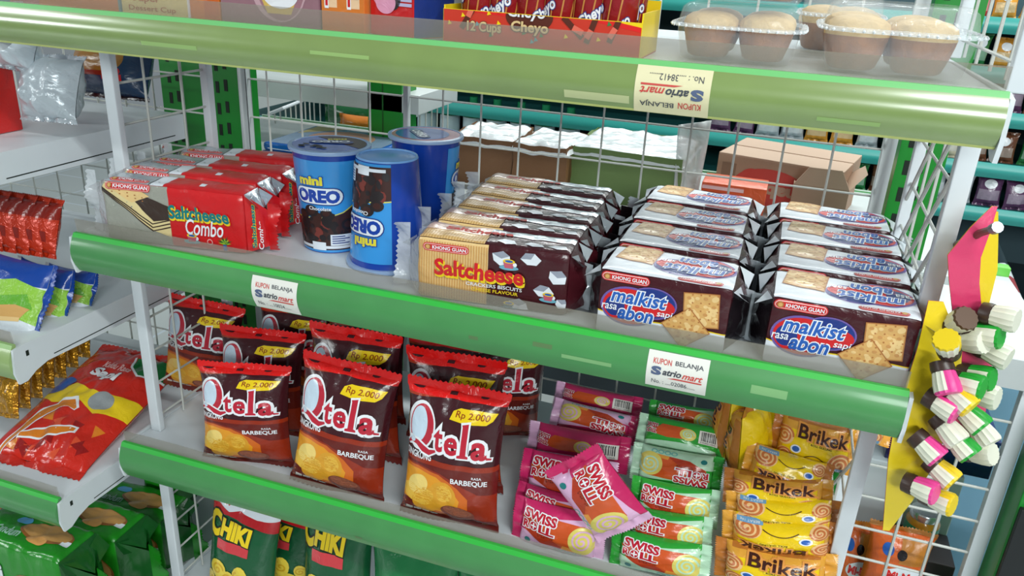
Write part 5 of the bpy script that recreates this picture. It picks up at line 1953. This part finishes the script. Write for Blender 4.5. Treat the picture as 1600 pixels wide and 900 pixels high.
xa, xb = at(1046, 80, .03).x, at(1246, 95, .03).x
xc, xd = at(1278, 95, .03).x, at(1530, 110, .03).x
tub('lower clear tub of bread rolls beside the yellow carton', xa, xb, .022, .155, TZ, .047)
rolls(xa + .006, xb - .006, .028, .150, TZ + .0035, 2, 2, 'lower tub beside the yellow carton', .66)
tub('upper clear tub stacked on the one beside the yellow carton', xa + .004, xb, .024, .157, TZ + .049, .047)
rolls(xa + .010, xb - .006, .030, .152, TZ + .0525, 2, 2, 'upper tub beside the yellow carton', .66)
tub('clear tub of bread rolls at the right end of the olive top shelf', xc, xd, .020, .160, TZ, .056)
rolls(xc + .002, xd - .016, .026, .156, TZ + .0035, 2, 2, 'tub by the curved guard', .74)
tub('rear clear tub of bread rolls behind the right-hand one, on the top shelf', xc - .02, xd - .06, .185, .320, TZ, .060)
rolls(xc - .01, xd - .07, .195, .312, TZ + .0035, 2, 2, 'rear tub on the top shelf', .72)

# ================================================================== sweets on cards hanging at the shelf end
def sweet(kind):
    mb = MB()
    col = {'pink': (232, 70, 150), 'green': (30, 160, 50), 'yellow': (236, 204, 30), 'white': (222, 222, 204), 'brown': (92, 66, 48)}[kind]
    body = mat('sweet_cream', (226, 226, 206), .42, bump=.1)
    cm = mat('sweet_' + kind, col, .40)
    n = 28
    def ringp(r, z):
        return [(r * (1 + .045 * (1 if s % 2 else -1)) * math.cos(2 * PI * s / n), r * (1 + .045 * (1 if s % 2 else -1)) * math.sin(2 * PI * s / n), z) for s in range(n)]
    prof = [(.0085, 0), (.0100, .001), (.0118, .012), (.0122, .020), (.0112, .0225)]
    base = 0
    for (r, z) in prof: mb.v += ringp(r, z)
    for i in range(len(prof) - 1):
        for s in range(n):
            mb.f.append((i * n + s, i * n + (s + 1) % n, (i + 1) * n + (s + 1) % n, (i + 1) * n + s))
            half = (s / n < .34)
            mb.m.append(mb.mi(cm if (half or i >= 3) else body))
    mb.f.append(tuple(range(n))[::-1]); mb.m.append(mb.mi(body))
    k = (len(prof) - 1) * n
    mb.f.append(tuple(k + s for s in range(n))); mb.m.append(mb.mi(cm))
    # chocolate wafer at the foot
    mb.lathe([(0, -.010), (.0105, -.0095), (.0112, -.003), (.0108, .0006), (0, .0006)], mat('sweet_choco', (62, 44, 38), .35), 20)
    return mb.mesh('sweet')


SWM = {k: sweet(k) for k in ('pink', 'green', 'yellow', 'white', 'brown')}
CARDY = film('card_yellow', (236, 206, 36), .3, 0, .2)
CARDP = film('card_pink', (222, 66, 110), .3, 0, .2)


def ribbon(mb, pts, wid, m, back=None):
    """a bent card: pts = list of (centre, half-width vector)"""
    n = len(pts) - 1

    def f(u, v):
        i = min(n - 1, int(v * n)); q = v * n - i
        c = pts[i][0] * (1 - q) + pts[i + 1][0] * q
        w = pts[i][1] * (1 - q) + pts[i + 1][1] * q
        return c + w * (2 * u - 1)
    mb.grid(f, 8, n * 3, back or m)
    nrm = Vector((0.3, -1, .1)).normalized()
    mb.grid(lambda u, v: f(1 - u, v) + nrm * .0009, 8, n * 3, m)


def strip(label, rows, sweets, m1, m2, y):
    r = thing('sweet_strip', label, 'sweet strip', 'hanging sweet strips')
    base = at(rows[0][0], rows[0][1], y)
    r.location = base
    mb = MB()
    pts = []
    for (cx, cy, hw, dy) in rows:
        c = at(cx, cy, y + dy) - base
        pts.append((c, Vector((hw, .25 * hw, 0))))
    ribbon(mb, pts, 0, m1, m2)
    mb.build('printed_card', r)
    for (cx, cy, kind, dx, dz, dy) in sweets:
        o = link_mesh('sweet', SWM[kind], r)
        o.location = at(cx, cy, y - .014 + dy) - base
        ax = Vector((dx, -.55, dz)).normalized()
        q = ax.to_track_quat('Z', 'Y')
        o.rotation_mode = 'QUATERNION'
        o.rotation_quaternion = q
        o.scale = (.86, .86, .86)
    return r


strip('yellow card strip of moulded sweets hanging in front of the rail end, lower one',
      [(1462, 470, .006, .014), (1468, 545, .018, .012), (1458, 600, .022, .008), (1440, 660, .022, .0), (1424, 720, .020, .004), (1404, 780, .012, .010), (1384, 828, .003, .014)],
      [(1482, 545, 'yellow', -.3, .6, 0), (1474, 580, 'pink', .3, -.7, 0), (1498, 596, 'green', 1, .1, .006), (1462, 626, 'pink', .9, -.2, 0), (1488, 612, 'yellow', .8, -.4, .0), (1508, 642, 'green', .9, -.5, .01), (1474, 662, 'white', .7, -.5, .004), (1440, 690, 'pink', .9, -.5, 0), (1492, 684, 'green', .9, -.6, .006), (1462, 728, 'yellow', .9, -.4, .008), (1428, 758, 'pink', .9, .1, 0), (1455, 776, 'yellow', .9, .1, .01)],
      CARDY, CARDP, .004)
strip('pink-and-yellow card strip of moulded sweets hanging from the metal hook',
      [(1554, 322, .002, .0), (1532, 356, .008, -.006), (1506, 400, .013, -.010), (1506, 440, .012, -.006), (1512, 500, .012, .0), (1512, 560, .020, .0), (1506, 640, .018, .004), (1496, 700, .012, .008)],
      [(1550, 492, 'white', .9, .1, 0), (1526, 520, 'green', .9, .2, .0), (1506, 532, 'white', .5, .3, .002), (1540, 545, 'white', .9, -.1, .004), (1514, 585, 'green', .9, .2, 0), (1522, 612, 'white', .9, .1, .008), (1526, 664, 'white', .6, -.5, .012), (1518, 706, 'white', .7, .4, .012), (1490, 506, 'brown', .2, .5, .004)],
      CARDP, CARDY, .030)
# the yellow half of the upper strip, its tips stuck behind the pink half
up_ = [o for o in bpy.data.objects if o.name.startswith('sweet_strip') and 'pink-and-yellow' in o.get('label', '')][0]
mb = MB()
ribbon(mb, [(at(cx, cy, .034) - up_.location, Vector((hw, hw * .2, 0))) for cx, cy, hw in ((1555, 330, .002), (1545, 370, .007), (1538, 420, .010), (1526, 470, .010), (1516, 520, .006))], 0, CARDY, CARDP)
mb.build('yellow_card', up_)
# hook
hk = thing('display_hook', 'bent metal hook at the shelf end carrying the sweet strip', 'hook')
mb = MB()
p0, p1, p2 = at(1470, 385, .10), at(1512, 376, .035), at(1552, 358, .0)
mb.tube([p0, (p0 + p1) / 2 + Vector((0, 0, -.002)), p1, (p1 + p2) / 2 + Vector((0, 0, .002)), p2], .0032, mat('hook_metal', (120, 104, 92), .3, .7), 8)
mb.build('wire_arm', hk)
mb = MB()
mb.tube([p2, p2 + (p2 - p1).normalized() * .007], .0046, mat('hook_tip', (150, 152, 156), .35, .8), 10)
mb.build('wire_tip', hk)

# ================================================================== rear side of the same gondola, seen through the wire back
RZ = -.020
shelf_r = thing('gondola_shelf', 'white shelf on the rear side carrying the paper parcels, beyond the wire back', 'shelf', 'gondola shelves')
mb = MB()
mb.box((-.30, .40, RZ - .012), (1.02, .80, RZ), STEELG)
mb.box((-.30, .80, RZ - .05), (1.02, .806, RZ + .004), RAILG)
mb.build('deck', shelf_r, bevel=.001)
# upper rear shelf edge seen at the top left of the mesh
mb = MB()
up = thing('gondola_shelf', 'grey-white upper shelf on the rear side, above the blue parcels', 'shelf', 'gondola shelves')
a = at(392, 118, .66)
mb.box((-.32, .62, a.z - .030), (.16, .80, a.z + .004), STEELG)
mb.build('deck', up, bevel=.001)

BROWNP = mat('kraft_paper', (122, 84, 52), .55, bump=.5, bscale=40)
GREENW = mat('wrap_green_pack', (104, 128, 72), .5, bump=.3, bscale=40)
FOILW = mat('white_plastic_film', (240, 244, 246), .18, .0, .9, 38, coat=.5)


def parcel(name, label, px0, px1, yf, depth, h, side, top, yaw=0.0, py=250, wrap=None, top_py=None, group='wrapped parcels on the rear shelf'):
    a, b = at(px0, py, yf), at(px1, py, yf)
    w = b.x - a.x
    if top_py: h = at((px0 + px1) / 2, top_py, yf).z - RZ
    r = thing(name, label, 'parcel', group, ((a.x + b.x) / 2, yf, RZ))
    r.rotation_euler = (0, 0, yaw)

    def soft(x, y, z):
        return (x + .003 * noise.noise(Vector((x * 30, y * 30, z * 30 + px0))), y + .003 * noise.noise(Vector((x * 30 + 7, y * 30, z * 30 + px0))), z + .004 * noise.noise(Vector((x * 35, y * 35, px0))))
    mb = MB()
    for (p, q, s_) in (((-w / 2, 0), (w / 2, 0), side), ((w / 2, 0), (w / 2, depth), wrap or side), ((w / 2, depth), (-w / 2, depth), side), ((-w / 2, depth), (-w / 2, 0), side)):
        mb.grid(lambda u, v: soft(p[0] + (q[0] - p[0]) * u, p[1] + (q[1] - p[1]) * u, h * v) if v > 0 else (p[0] + (q[0] - p[0]) * u, p[1] + (q[1] - p[1]) * u, 0), 10, 8, s_)
    mb.build('wrapped_block', r)
    mb = MB()
    def tp(u, v):
        x, y = (u - .5) * (w + .006), -.003 + (depth + .006) * v
        d = max(abs(u - .5), abs(v - .5)) * 2
        drop = .016 * max(0, d - .86) / .14
        p = soft(x, y, h + .003)
        return (p[0], p[1], p[2] - drop + .004 * noise.noise(Vector((x * 60, y * 60, px0))) * (1 if d < .8 else .4))
    mb.grid(tp, 22, 18, top)
    mb.build('folded_top', r)
    return r


parcel('paper_parcel', 'brown paper parcel with a white film top, beside the blue cups', 703, 800, .50, .13, .178, BROWNP, FOILW, .05, top_py=216)
parcel('paper_parcel', 'brown paper parcel with a crumpled silver top, next to the pale green block', 800, 886, .49, .13, .160, BROWNP, FOILW, -.06, top_py=228)
parcel('film_parcel', 'pale green block parcel under loose clear film', 884, 1068, .51, .17, .172, GREENW, FOILW, -.05, wrap=GREENW, top_py=238)
g = thing('film_sheet', 'loose translucent film hanging off the pale green block parcel', 'plastic film')
mb = MB()
a, b = at(1060, 195, .515), at(1112, 188, .54)
c, d = at(1052, 300, .50), at(1085, 330, .52)
mb.grid(lambda u, v: (a * (1 - u) + b * u) * (1 - v) + (c * (1 - u) + d * u) * v + Vector((0, .006 * noise.noise(Vector((u * 4, v * 3, 2))), 0)), 12, 14, clear('film_milky', (226, 232, 232), .62, .2, .8, 60))
o = mb.build('hanging_film', g)
m = o.modifiers.new('thickness', 'SOLIDIFY')
m.thickness = .0012

# nabati carton
KR = mat('carton_kraft', (168, 138, 116), .7, mottle=.04, mscale=20)
KRD = mat('carton_kraft_light', (182, 154, 132), .7)
CRED = mat('carton_print_red', (196, 70, 62), .6)
a, b, c = at(1125, 240, .62), at(1320, 275, .62), at(1125, 300, .62)
nb = thing('carton', 'tan cardboard carton with a red oval print on the rear shelf', 'carton')
W, HN = (b.x - a.x) * .99, at(1125, 240, .60).z - RZ
mb = MB()
mb.box((0, 0, 0), (W, .15, HN), KR)
s = Sheet()
s.ell(W * .45, HN * .50, W * .30, HN * .36, CRED, 1)
s.ell(W * .30, HN * .62, W * .10, HN * .20, CRED, 1.2)
s.text('nabati', W * .24, HN * .30, W * .68, HN * .56, KRD, 3, .05, rot=PI)
s.rect(W * .04, HN * .55, W * .16, HN * .86, mat('carton_print_grey', (140, 112, 92), .7), 1)
s.rect(W * .04, HN * .48, W * .16, HN * .53, mat('carton_print_dark', (90, 66, 60), .7), 1.5)
s.lay(mb, lambda x, z, l: (x, -LAY * (l + .5), z), [], [])
mb.build('box_body', nb, merge=0)
mb = MB()
for (y0, y1, tlt) in ((0.0, .072, .004), (.078, .15, .004)):
    mb.box((0, y0, HN), (W, y1, HN + .003), KRD)
mb.build('top_flap', nb, bevel=.0006)
nb.location = (a.x, .60, RZ)
nb.rotation_euler = (0, 0, -.22)
op = thing('carton', 'low open cardboard carton with raised flaps, beside the tan printed one', 'carton')
a, b = at(1238, 300, .55), at(1322, 320, .55)
W = b.x - a.x
mb = MB()
hh = .060
mb.box((0, 0, 0), (W, .002, hh), KR)
mb.box((0, .10, 0), (W, .102, hh), KR)
mb.box((0, .002, 0), (.002, .10, hh), KR)
mb.box((W - .002, .002, 0), (W, .10, hh), KR)
mb.box((.002, .002, 0), (W - .002, .10, .002), KR)
mb.build('box_body', op)
for q in ([(0, 0, hh), (W, 0, hh), (W * .8, -.012, hh + .030), (W * .22, -.012, hh + .030)], [(W, 0, hh), (W, .10, hh), (W + .022, .08, hh + .022), (W + .022, .02, hh + .022)]):
    mb = MB()
    n = Vector((0, .002, .0006))
    p = [Vector(v) for v in q]
    mb.face(p, KRD)
    mb.face([v + n for v in p][::-1], KRD)
    for i in range(4):
        mb.face([p[i], p[i] + n, p[(i + 1) % 4] + n, p[(i + 1) % 4]], KRD)
    mb.build('open_flap', op)
op.location = (a.x, .545, RZ)
mb = MB()
hO = at(1200, 297, .46).z - RZ
mb.box((0, 0, 0), (.090, .06, hO), film('box_orange_red', (222, 92, 50), .3))
mb.box((0, -.0005, hO - .010), (.060, 0, hO - .003), film('box_pale_stripe', (236, 190, 190), .3))
mb.box((0, -.0006, hO - .018), (.05, 0, hO - .013), film('box_plum', (120, 40, 60), .3))
o = mb.build('snack_box', bevel=.001)
tag(o, 'long orange-red box lying in front of the tan printed carton', 'box')
o.location = (at(1095, 300, .46).x, .46, RZ)

# blue parcels on the rear shelf, left
BLU = film('parcel_blue', (24, 92, 176), .28)
BLUD = film('parcel_blue_dark', (22, 60, 130), .28)
PEACH = film('parcel_peach', (206, 150, 124), .3)
PTOP = film('parcel_top', (140, 160, 190), .25)


def flat_pack(label, x0, x1, y0, y1, z, h, dot=True):
    mb = MB()
    mb.box((x0, y0, z), (x1, y1, z + h), BLU)
    me = mb.mesh('pack', True, 1e-6, .006)
    mb = MB()
    for v in me.vertices: mb.v.append(tuple(v.co))
    for p in me.polygons:
        mb.f.append(tuple(p.vertices)); mb.m.append(mb.mi(BLU))
    s = Sheet()
    cx, cy = (x0 + x1) / 2, (y0 + y1) / 2
    w, d = x1 - x0, y1 - y0
    s.rect(x0 + .006, y0 + .006, x1 - .006, y1 - .006, PTOP, 1)
    s.ell(cx, cy, w * .30, d * .30, PEACH, 2, .3)
    s.poly([(x0 + .01, y1 - .01), (x0 + w * .4, y1 - .01), (x0 + .01, cy)], film('parcel_sand', (196, 176, 120), .3), 1.5)
    s.lay(mb, lambda x, y, l: (x, y, z + h + LAY * l), [], [])
    s = Sheet()
    if dot:
        s.ell(x1 - .040, z + h * .5, .016, min(.016, h * .42), RED, 1)
        s.ell(x1 - .040, z + h * .5, .010, min(.010, h * .28), film('dot_pink', (226, 130, 120), .3), 2)
    s.rect(x0 + .01, z + h * .3, x1 - .08, z + h * .38, WHITE, 1)
    s.lay(mb, lambda x, q, l: (x, y0 - LAY * (l + .5), q), [], [])
    o = mb.build('biscuit_parcel', merge=0)
    return tag(o, label, 'parcel', 'blue parcels on the rear shelf')


a, b = at(404, 220, .47), at(560, 225, .47)
hT = at(450, 228, .47).z - RZ
flat_pack('lower blue parcel on the rear shelf behind the upright blue cup', a.x, b.x, .47, .66, RZ, hT * .54)
flat_pack('upper blue parcel with a peach picture, stacked on the lower one', a.x + .004, b.x + .012, .475, .66, RZ + hT * .55, hT * .45)
a, b = at(402, 205, .60), at(440, 205, .60)
o = bag_thing('snack_bag', pillow('pink_bag', .09, .08, .03, film('bag_salmon', (220, 120, 110), .28), None, .008, .008, 'v', WHITE, WHITE, 12, 12, seed=95), ('printed_bag', 'top_seal', 'bottom_seal'), 'salmon pouch lying against the blue parcels, by the mesh edge', 'snack bag')
put(o, at(408, 200, .62).x - .03, .445, RZ, .3)
# wire basket rims behind
bk = thing('wire_basket', 'white wire basket on the rear shelf beyond the blue parcels', 'basket')
mb = MB()
a, b = at(420, 178, .72), at(482, 152, 1.0)
for (p, q) in ((at(420, 178, .72), at(490, 150, 1.0)), (at(490, 150, 1.0), at(575, 165, 1.0))):
    mb.tube([p, q], .004, STEEL, 8)
    n = 9
    for i in range(n + 1):
        t_ = p.lerp(q, i / n)
        mb.tube([t_, t_ - Vector((0, 0, .09))], .0016, WIRE, 6)
    mb.tube([p - Vector((0, 0, .088)), q - Vector((0, 0, .088))], .0022, WIRE, 6)
mb.build('wire_side', bk)
GB = film('bag_forest', (24, 96, 52), .26)
AMB = film('bag_amber_far', (206, 120, 40), .3)
x = 0
for (px, py, yy, m, lab, w, h) in ((545, 178, .90, GB, 'dark green pack in the wire basket beyond the blue parcels', .12, .05), (560, 192, .86, AMB, 'amber pack in front of the dark green one, by the green post', .09, .035)):
    p = at(px, py, yy)
    o = bag_thing('snack_bag', pillow('far_bag', w, h, .04, m, None, .006, .006, 'u', m, m, 12, 8, seed=97), ('printed_bag', 'end_seal', 'end_seal'), lab, 'snack bag')
    o.location = p - Vector((0, 0, h / 2))
mb = MB()
a, b = at(575, 180, .62), at(628, 180, .62)
mb.box((a.x, .62, -.9), (b.x, .68, .7), GREENP)
mb.box((a.x + (b.x - a.x) * .42, .6196, -.9), (a.x + (b.x - a.x) * .46, .62, .7), mat('green_enamel_seam', (8, 84, 24), .4))
o = mb.build('gondola_upright', smooth=False)
tag(o, 'plain green post beyond the blue cups, seen through the wire back', 'shelf post')
cn = thing('wire_basket', 'white wire basket edge between the plain green post and the brown parcels', 'basket')
mb = MB()
p, q = at(636, 186, .72), at(700, 158, .95)
mb.tube([p, q], .004, STEEL, 8)
for i in range(8):
    t_ = p.lerp(q, i / 7)
    mb.tube([t_, t_ - Vector((0, 0, .09))], .0016, WIRE, 6)
mb.tube([p - Vector((0, 0, .088)), q - Vector((0, 0, .088))], .0022, WIRE, 6)
mb.build('wire_side', cn)

# ================================================================== gondola across the next aisle with teal rails
TEAL = mat('rail_teal', (44, 146, 138), .35)
TEALD = mat('teal_deck', (28, 104, 104), .6)
FY = 1.50
BACKM = mat('far_back_panel', (52, 76, 84), .7)


def far_shelf(label, x0, x1, z, y=FY):
    r = thing('gondola_shelf', label, 'shelf', 'teal-railed shelves across the aisle', (0, y, z))
    mb = MB()
    mb.box((x0, 0.004, -.012), (x1, .36, -.004), TEALD)
    mb.build('deck', r)
    mb = MB()
    mb.grid(lambda u, v: (x0 + (x1 - x0) * u, -.006 * math.sin(PI * v), -.036 * v + .002), 12, 6, TEAL)
    mb.f = [tuple(reversed(f)) for f in mb.f]
    mb.box((x0, .0005, -.034), (x1, .004, .002), TEAL)
    mb.build('price_rail', r)
    return r


FZ = (.258, .148, .048, -.074, -.185)
FX0, FX1 = -.9, 1.75
FN = ('topmost', 'second', 'third', 'fourth', 'fifth')
for n_, z in zip(FN, FZ):
    far_shelf('%s teal-railed shelf of small packs across the aisle' % n_, FX0, FX1, z)
mb = MB()
mb.box((FX0, FY + .37, FLOORZ), (FX1, FY + .39, .42), BACKM)
o = mb.build('gondola_back_panel', smooth=False)
tag(o, 'dark back panel behind the teal-railed shelves', 'shelf back')
mb = MB()
mb.box((FX0, FY + .02, FLOORZ), (FX1, FY + .37, -.42), mat('far_plinth', (34, 44, 50), .3, mottle=.2, mscale=8))
o = mb.build('gondola_plinth', smooth=False)
tag(o, 'blue-grey base of the gondola across the aisle', 'shelf base')

FCOL = {'red': (190, 44, 50), 'silver': (196, 204, 210), 'amber': (214, 148, 54), 'green': (44, 120, 66), 'purple': (96, 60, 96), 'blue': (66, 120, 180), 'brown': (110, 66, 44), 'cream': (222, 208, 180)}
FM = {}
for i, (k, c_) in enumerate(FCOL.items()):
    b_ = film('far_' + k, c_, .24, .25 if k == 'silver' else 0, .7, 60)
    b2 = film('far_%s_b' % k, tuple(min(255, v * .5 + 110) for v in c_), .24, 0, .7, 60)
    s = Sheet()
    s.rect(-.03, .018, .03, .045, b2, 1)
    s.ell(0, .06, .018, .012, WHITE, 1.5, n=16)
    FM[k] = pillow('far_' + k, .070, .085, .030, b_, s, .006, .006, 'v', b_, b_, 10, 12, seed=100 + i, wr=.004)
FP = {}
rnd = random.Random(12)
keys = list(FCOL)
SEQ = {.258: ('red', 'amber', 'brown', 'red'), .148: ('green', 'amber', 'blue', 'cream'), .048: ('red', 'purple', 'brown', 'amber'), -.074: ('purple', 'silver', 'amber', 'silver', 'cream', 'brown', 'green'), -.185: ('silver', 'green', 'brown', 'silver', 'purple')}
def far_packs(z, name, x0, x1, zz=None, y=FY, seq=None, label='shiny %s snack pouches'):
    x = x0
    i = 0
    seq = seq or SEQ[z]
    while x < x1:
        k = seq[(i // 2) % len(seq)]
        if k not in FP:
            o = bag_thing('snack_pouch', FM[k], ('printed_pouch', 'top_seal', 'bottom_seal'), '', 'snack pouch')
            FP[k] = o
        else:
            o = copy_tree(FP[k])
        o['group'] = '%s pouches on the %s teal shelf' % (k, name)
        o['label'] = 'small %s snack pouch on the %s teal-railed shelf across the aisle' % (k, name)
        o.location = (x, y + .045 + rnd.uniform(-.008, .015), z - .004)
        o.rotation_euler = (rnd.uniform(-.15, .05), rnd.uniform(-.08, .08), rnd.uniform(-.3, .3))
        sc = rnd.uniform(.85, 1.05)
        o.scale = (sc * .85, sc, sc * .95)
        x += .062
        i += 1


for n_, z, xs in zip(FN, FZ, (1.10, 1.12, 1.10, .62, .80)):
    far_packs(z, n_, xs, 1.58)
# goods opposite, behind the parcels and baskets
fg = film('bottle_green', (30, 130, 84), .22)
mb = MB()
mb.lathe([(0, 0), (.028, 0), (.03, .004), (.03, .085), (.022, .105), (.012, .115), (.012, .130), (0, .130)], fg, 20)
mb.lathe([(.0302, .02), (.0304, .021), (.0304, .070), (.0302, .071)], mat('bottle_label', (196, 214, 220), .4), 20)
bm_ = mb.mesh('bottle')
for i in range(9):
    o = link_mesh('green_bottle', bm_)
    o.location = (-.40 + i * .075, FY + .06, -.189)
    tag(o, 'small green bottle standing on the fifth teal-railed shelf', 'bottle', 'green bottles across the aisle')

# ================================================================== lower right: end deck, wire rack and things behind it
DZ = -.09
dk = thing('end_shelf', 'bright white end shelf beyond the hanging sweets', 'shelf')
mb = MB()
DX0, DX1, DY0, DY1 = .955, 1.150, .335, .66
mb.box((DX0, DY0, DZ - .012), (DX1, DY1, DZ), STEEL)
mb.box((DX0, DY0 - .003, DZ - .040), (DX1, DY0, DZ + .0005), STEELG)
mb.build('deck', dk, bevel=.0008)
mb = MB()
mb.box((DX0, DY1, DZ - .03), (DX1, DY1 + .02, DZ + .014), mat('trim_light_green', (110, 200, 80), .35))
mb.build('rear_trim', dk, bevel=.001)
SY = .345
a, b = at(1497, 895, SY), at(1590, 650, SY)
rk = thing('wire_back_panel', 'white wire rack below the bright end shelf, beside the sweet strips', 'wire panel', None, (0, SY, 0))
mb = MB()
RX1 = b.x + .008
RX0 = .935
mb.box((b.x - .004, -.004, -.90), (RX1 + .006, .010, DZ - .042), STEEL)
mb.box((RX0, -.004, -.90), (RX0 + .012, .010, DZ - .042), STEEL)
mb.build('frame', rk, bevel=.001)
mb = MB()
zq = at(1545, 770, SY).z
z = zq + .053 * 3
while z > -.88:
    if z < DZ - .04:
        mb.tube([(RX0, 0, z), (b.x, 0, z)], .0020, WIRE, 6)
    z -= .0515
for xq in (at(1440, 890, SY).x, at(1385, 880, SY).x):
    mb.tube([(xq, -.003, DZ - .042), (xq, -.003, -.9)], .0020, WIRE, 6)
mb.build('wire_grid', rk)
# pale carton with a navy box on it, behind the wires
LBLUE = mat('board_light_blue', (150, 196, 228), .5)
PALE = mat('board_pale', (206, 214, 220), .5)
by = .52
a, b = at(1385, 735, by), at(1520, 800, by)
mb = MB()
mb.box((0.95, by, -.98), (a.x + .11, by + .20, at(1450, 735, by).z), PALE)
o = mb.build('storage_carton', bevel=.003)
tag(o, 'pale grey carton standing behind the white wire rack', 'carton')
zc = at(1450, 735, by).z
a, b = at(1490, 735, by + .01), at(1548, 742, by + .01)
nv = thing('storage_box', 'dark navy box on the pale carton behind the white wire rack', 'box')
mb = MB()
hz = .062
mb.box((a.x - .10, 0, 0), (b.x, .12, hz), film('box_navy', (20, 30, 84), .25))
mb.build('box_body', nv, bevel=.002)
mb = MB()
mb.box((a.x - .101, -.001, hz), (b.x + .001, .121, hz + .006), film('box_navy_lid', (40, 52, 110), .12))
mb.build('box_lid', nv, bevel=.001)
nv.location = (0, by + .01, zc)
# orange bags behind the rack, lowest
def orange_bag():
    w, h = .15, .14
    base = film('bag_bright_orange', (214, 96, 34), .25)
    s = Sheet()
    s.ell(.02, .062, .050, .018, SILVERW, 1)
    s.text('Mi-Max', -.022, .055, .062, .072, film('bag_red', (214, 24, 22)), 3, .05, halo=WHITE, hw=.05)
    s.text('JAGUNG BAKAR', -.055, .032, .058, .043, WHITE, 3, .03)
    s.ell(-.03, .105, .014, .011, BLUE, 2)
    s.ell(.005, .10, .012, .009, DARK, 2)
    s.rect(.0, .085, .08, .125, film('bag_tawny', (190, 120, 40), .4), 1)
    return pillow('orange', w, h, .045, base, s, .008, .008, 'v', film('bag_tawny', (190, 120, 40), .4), base, 20, 20, seed=77), w, h


OM, OW, OH = orange_bag()
o = bag_thing('snack_bag', OM, ('printed_bag', 'top_seal', 'bottom_seal'), 'orange snack bag behind the lower wires of the white rack', 'snack bag')
place_quad(o, (1350, 820), (1456, 844), (1335, 935), (1438, 962), .375, .385, OW, OH, .02)
o = copy_tree(o, 'second orange snack bag, behind the first at the picture bottom')
place_quad(o, (1300, 815), (1380, 832), (1285, 930), (1365, 950), .42, .43, OW, OH, .02)
jr = thing('spread_jar', 'small jar with a green label and silver lid behind the wire rack', 'jar')
p = at(1432, 848, .47)
jr.location = (p.x, .47, p.z)
mb = MB()
mb.lathe([(0, 0), (.022, 0), (.024, .004), (.024, .045), (.019, .052), (0, .052)], mat('jar_amber', (190, 136, 40), .15), 24)
mb.lathe([(.0242, .012), (.0245, .013), (.0245, .040), (.0242, .041)], mat('jar_label', (30, 140, 100), .4), 24)
mb.build('glass', jr)
mb = MB()
mb.lathe([(0, .051), (.021, .051), (.0215, .053), (.0215, .061), (.020, .063), (0, .063)], mat('jar_lid', (206, 210, 214), .2, .8), 24)
mb.build('lid', jr)
mb = MB()
mb.box((p.x - .05, .43, -.98), (p.x + .05, .51, p.z), mat('crate_dark', (48, 40, 40), .6))
o = mb.build('storage_crate', bevel=.003)
tag(o, 'dark crate under the small jar behind the wire rack', 'crate')
# light blue painted board
mb = MB()
a = at(1480, 800, .60)
mb.box((1.00, .74, -.98), (1.42, .76, -.20), LBLUE)
o = mb.build('painted_board', bevel=.002)
tag(o, 'light blue painted board standing behind the white wire rack', 'board')
# green gondola end at the right border
b = at(1590, 650, SY)
ge = thing('gondola_end_panel', 'green gondola end panel at the right border beside the wire rack', 'shelf end')
mb = MB()
x0 = b.x + .018
mb.box((x0, .30, -.98), (x0 + .30, .352, at(1595, 640, .30).z), GREENP)
mb.build('side_panel', ge, bevel=.002)
mb = MB()
mb.box((x0 + .002, .292, -.98), (x0 + .30, .30, at(1590, 790, .30).z), mat('shadow_black', (16, 20, 22), .5))  # black slab stands in for a shadow area on the panel
mb.build('shadow_slab', ge, bevel=.001)
# safety-striped bar
st = thing('striped_bar', 'dark bar with red and white bands beyond the bright end shelf', 'bar')
mb = MB()
p, q = at(1552, 385, 1.35), at(1604, 520, .72)
RB_, WB_, KB_ = mat('band_red', (150, 54, 62), .5), mat('band_white', (200, 208, 212), .5), mat('band_dark', (24, 34, 44), .5)
n = 6
for i in range(n):
    m_ = (KB_, KB_, WB_, RB_, WB_, RB_)[i]
    mb.tube([p.lerp(q, i / n), p.lerp(q, (i + 1) / n)], .014, m_, 10)
mb.build('banded_tube', st)
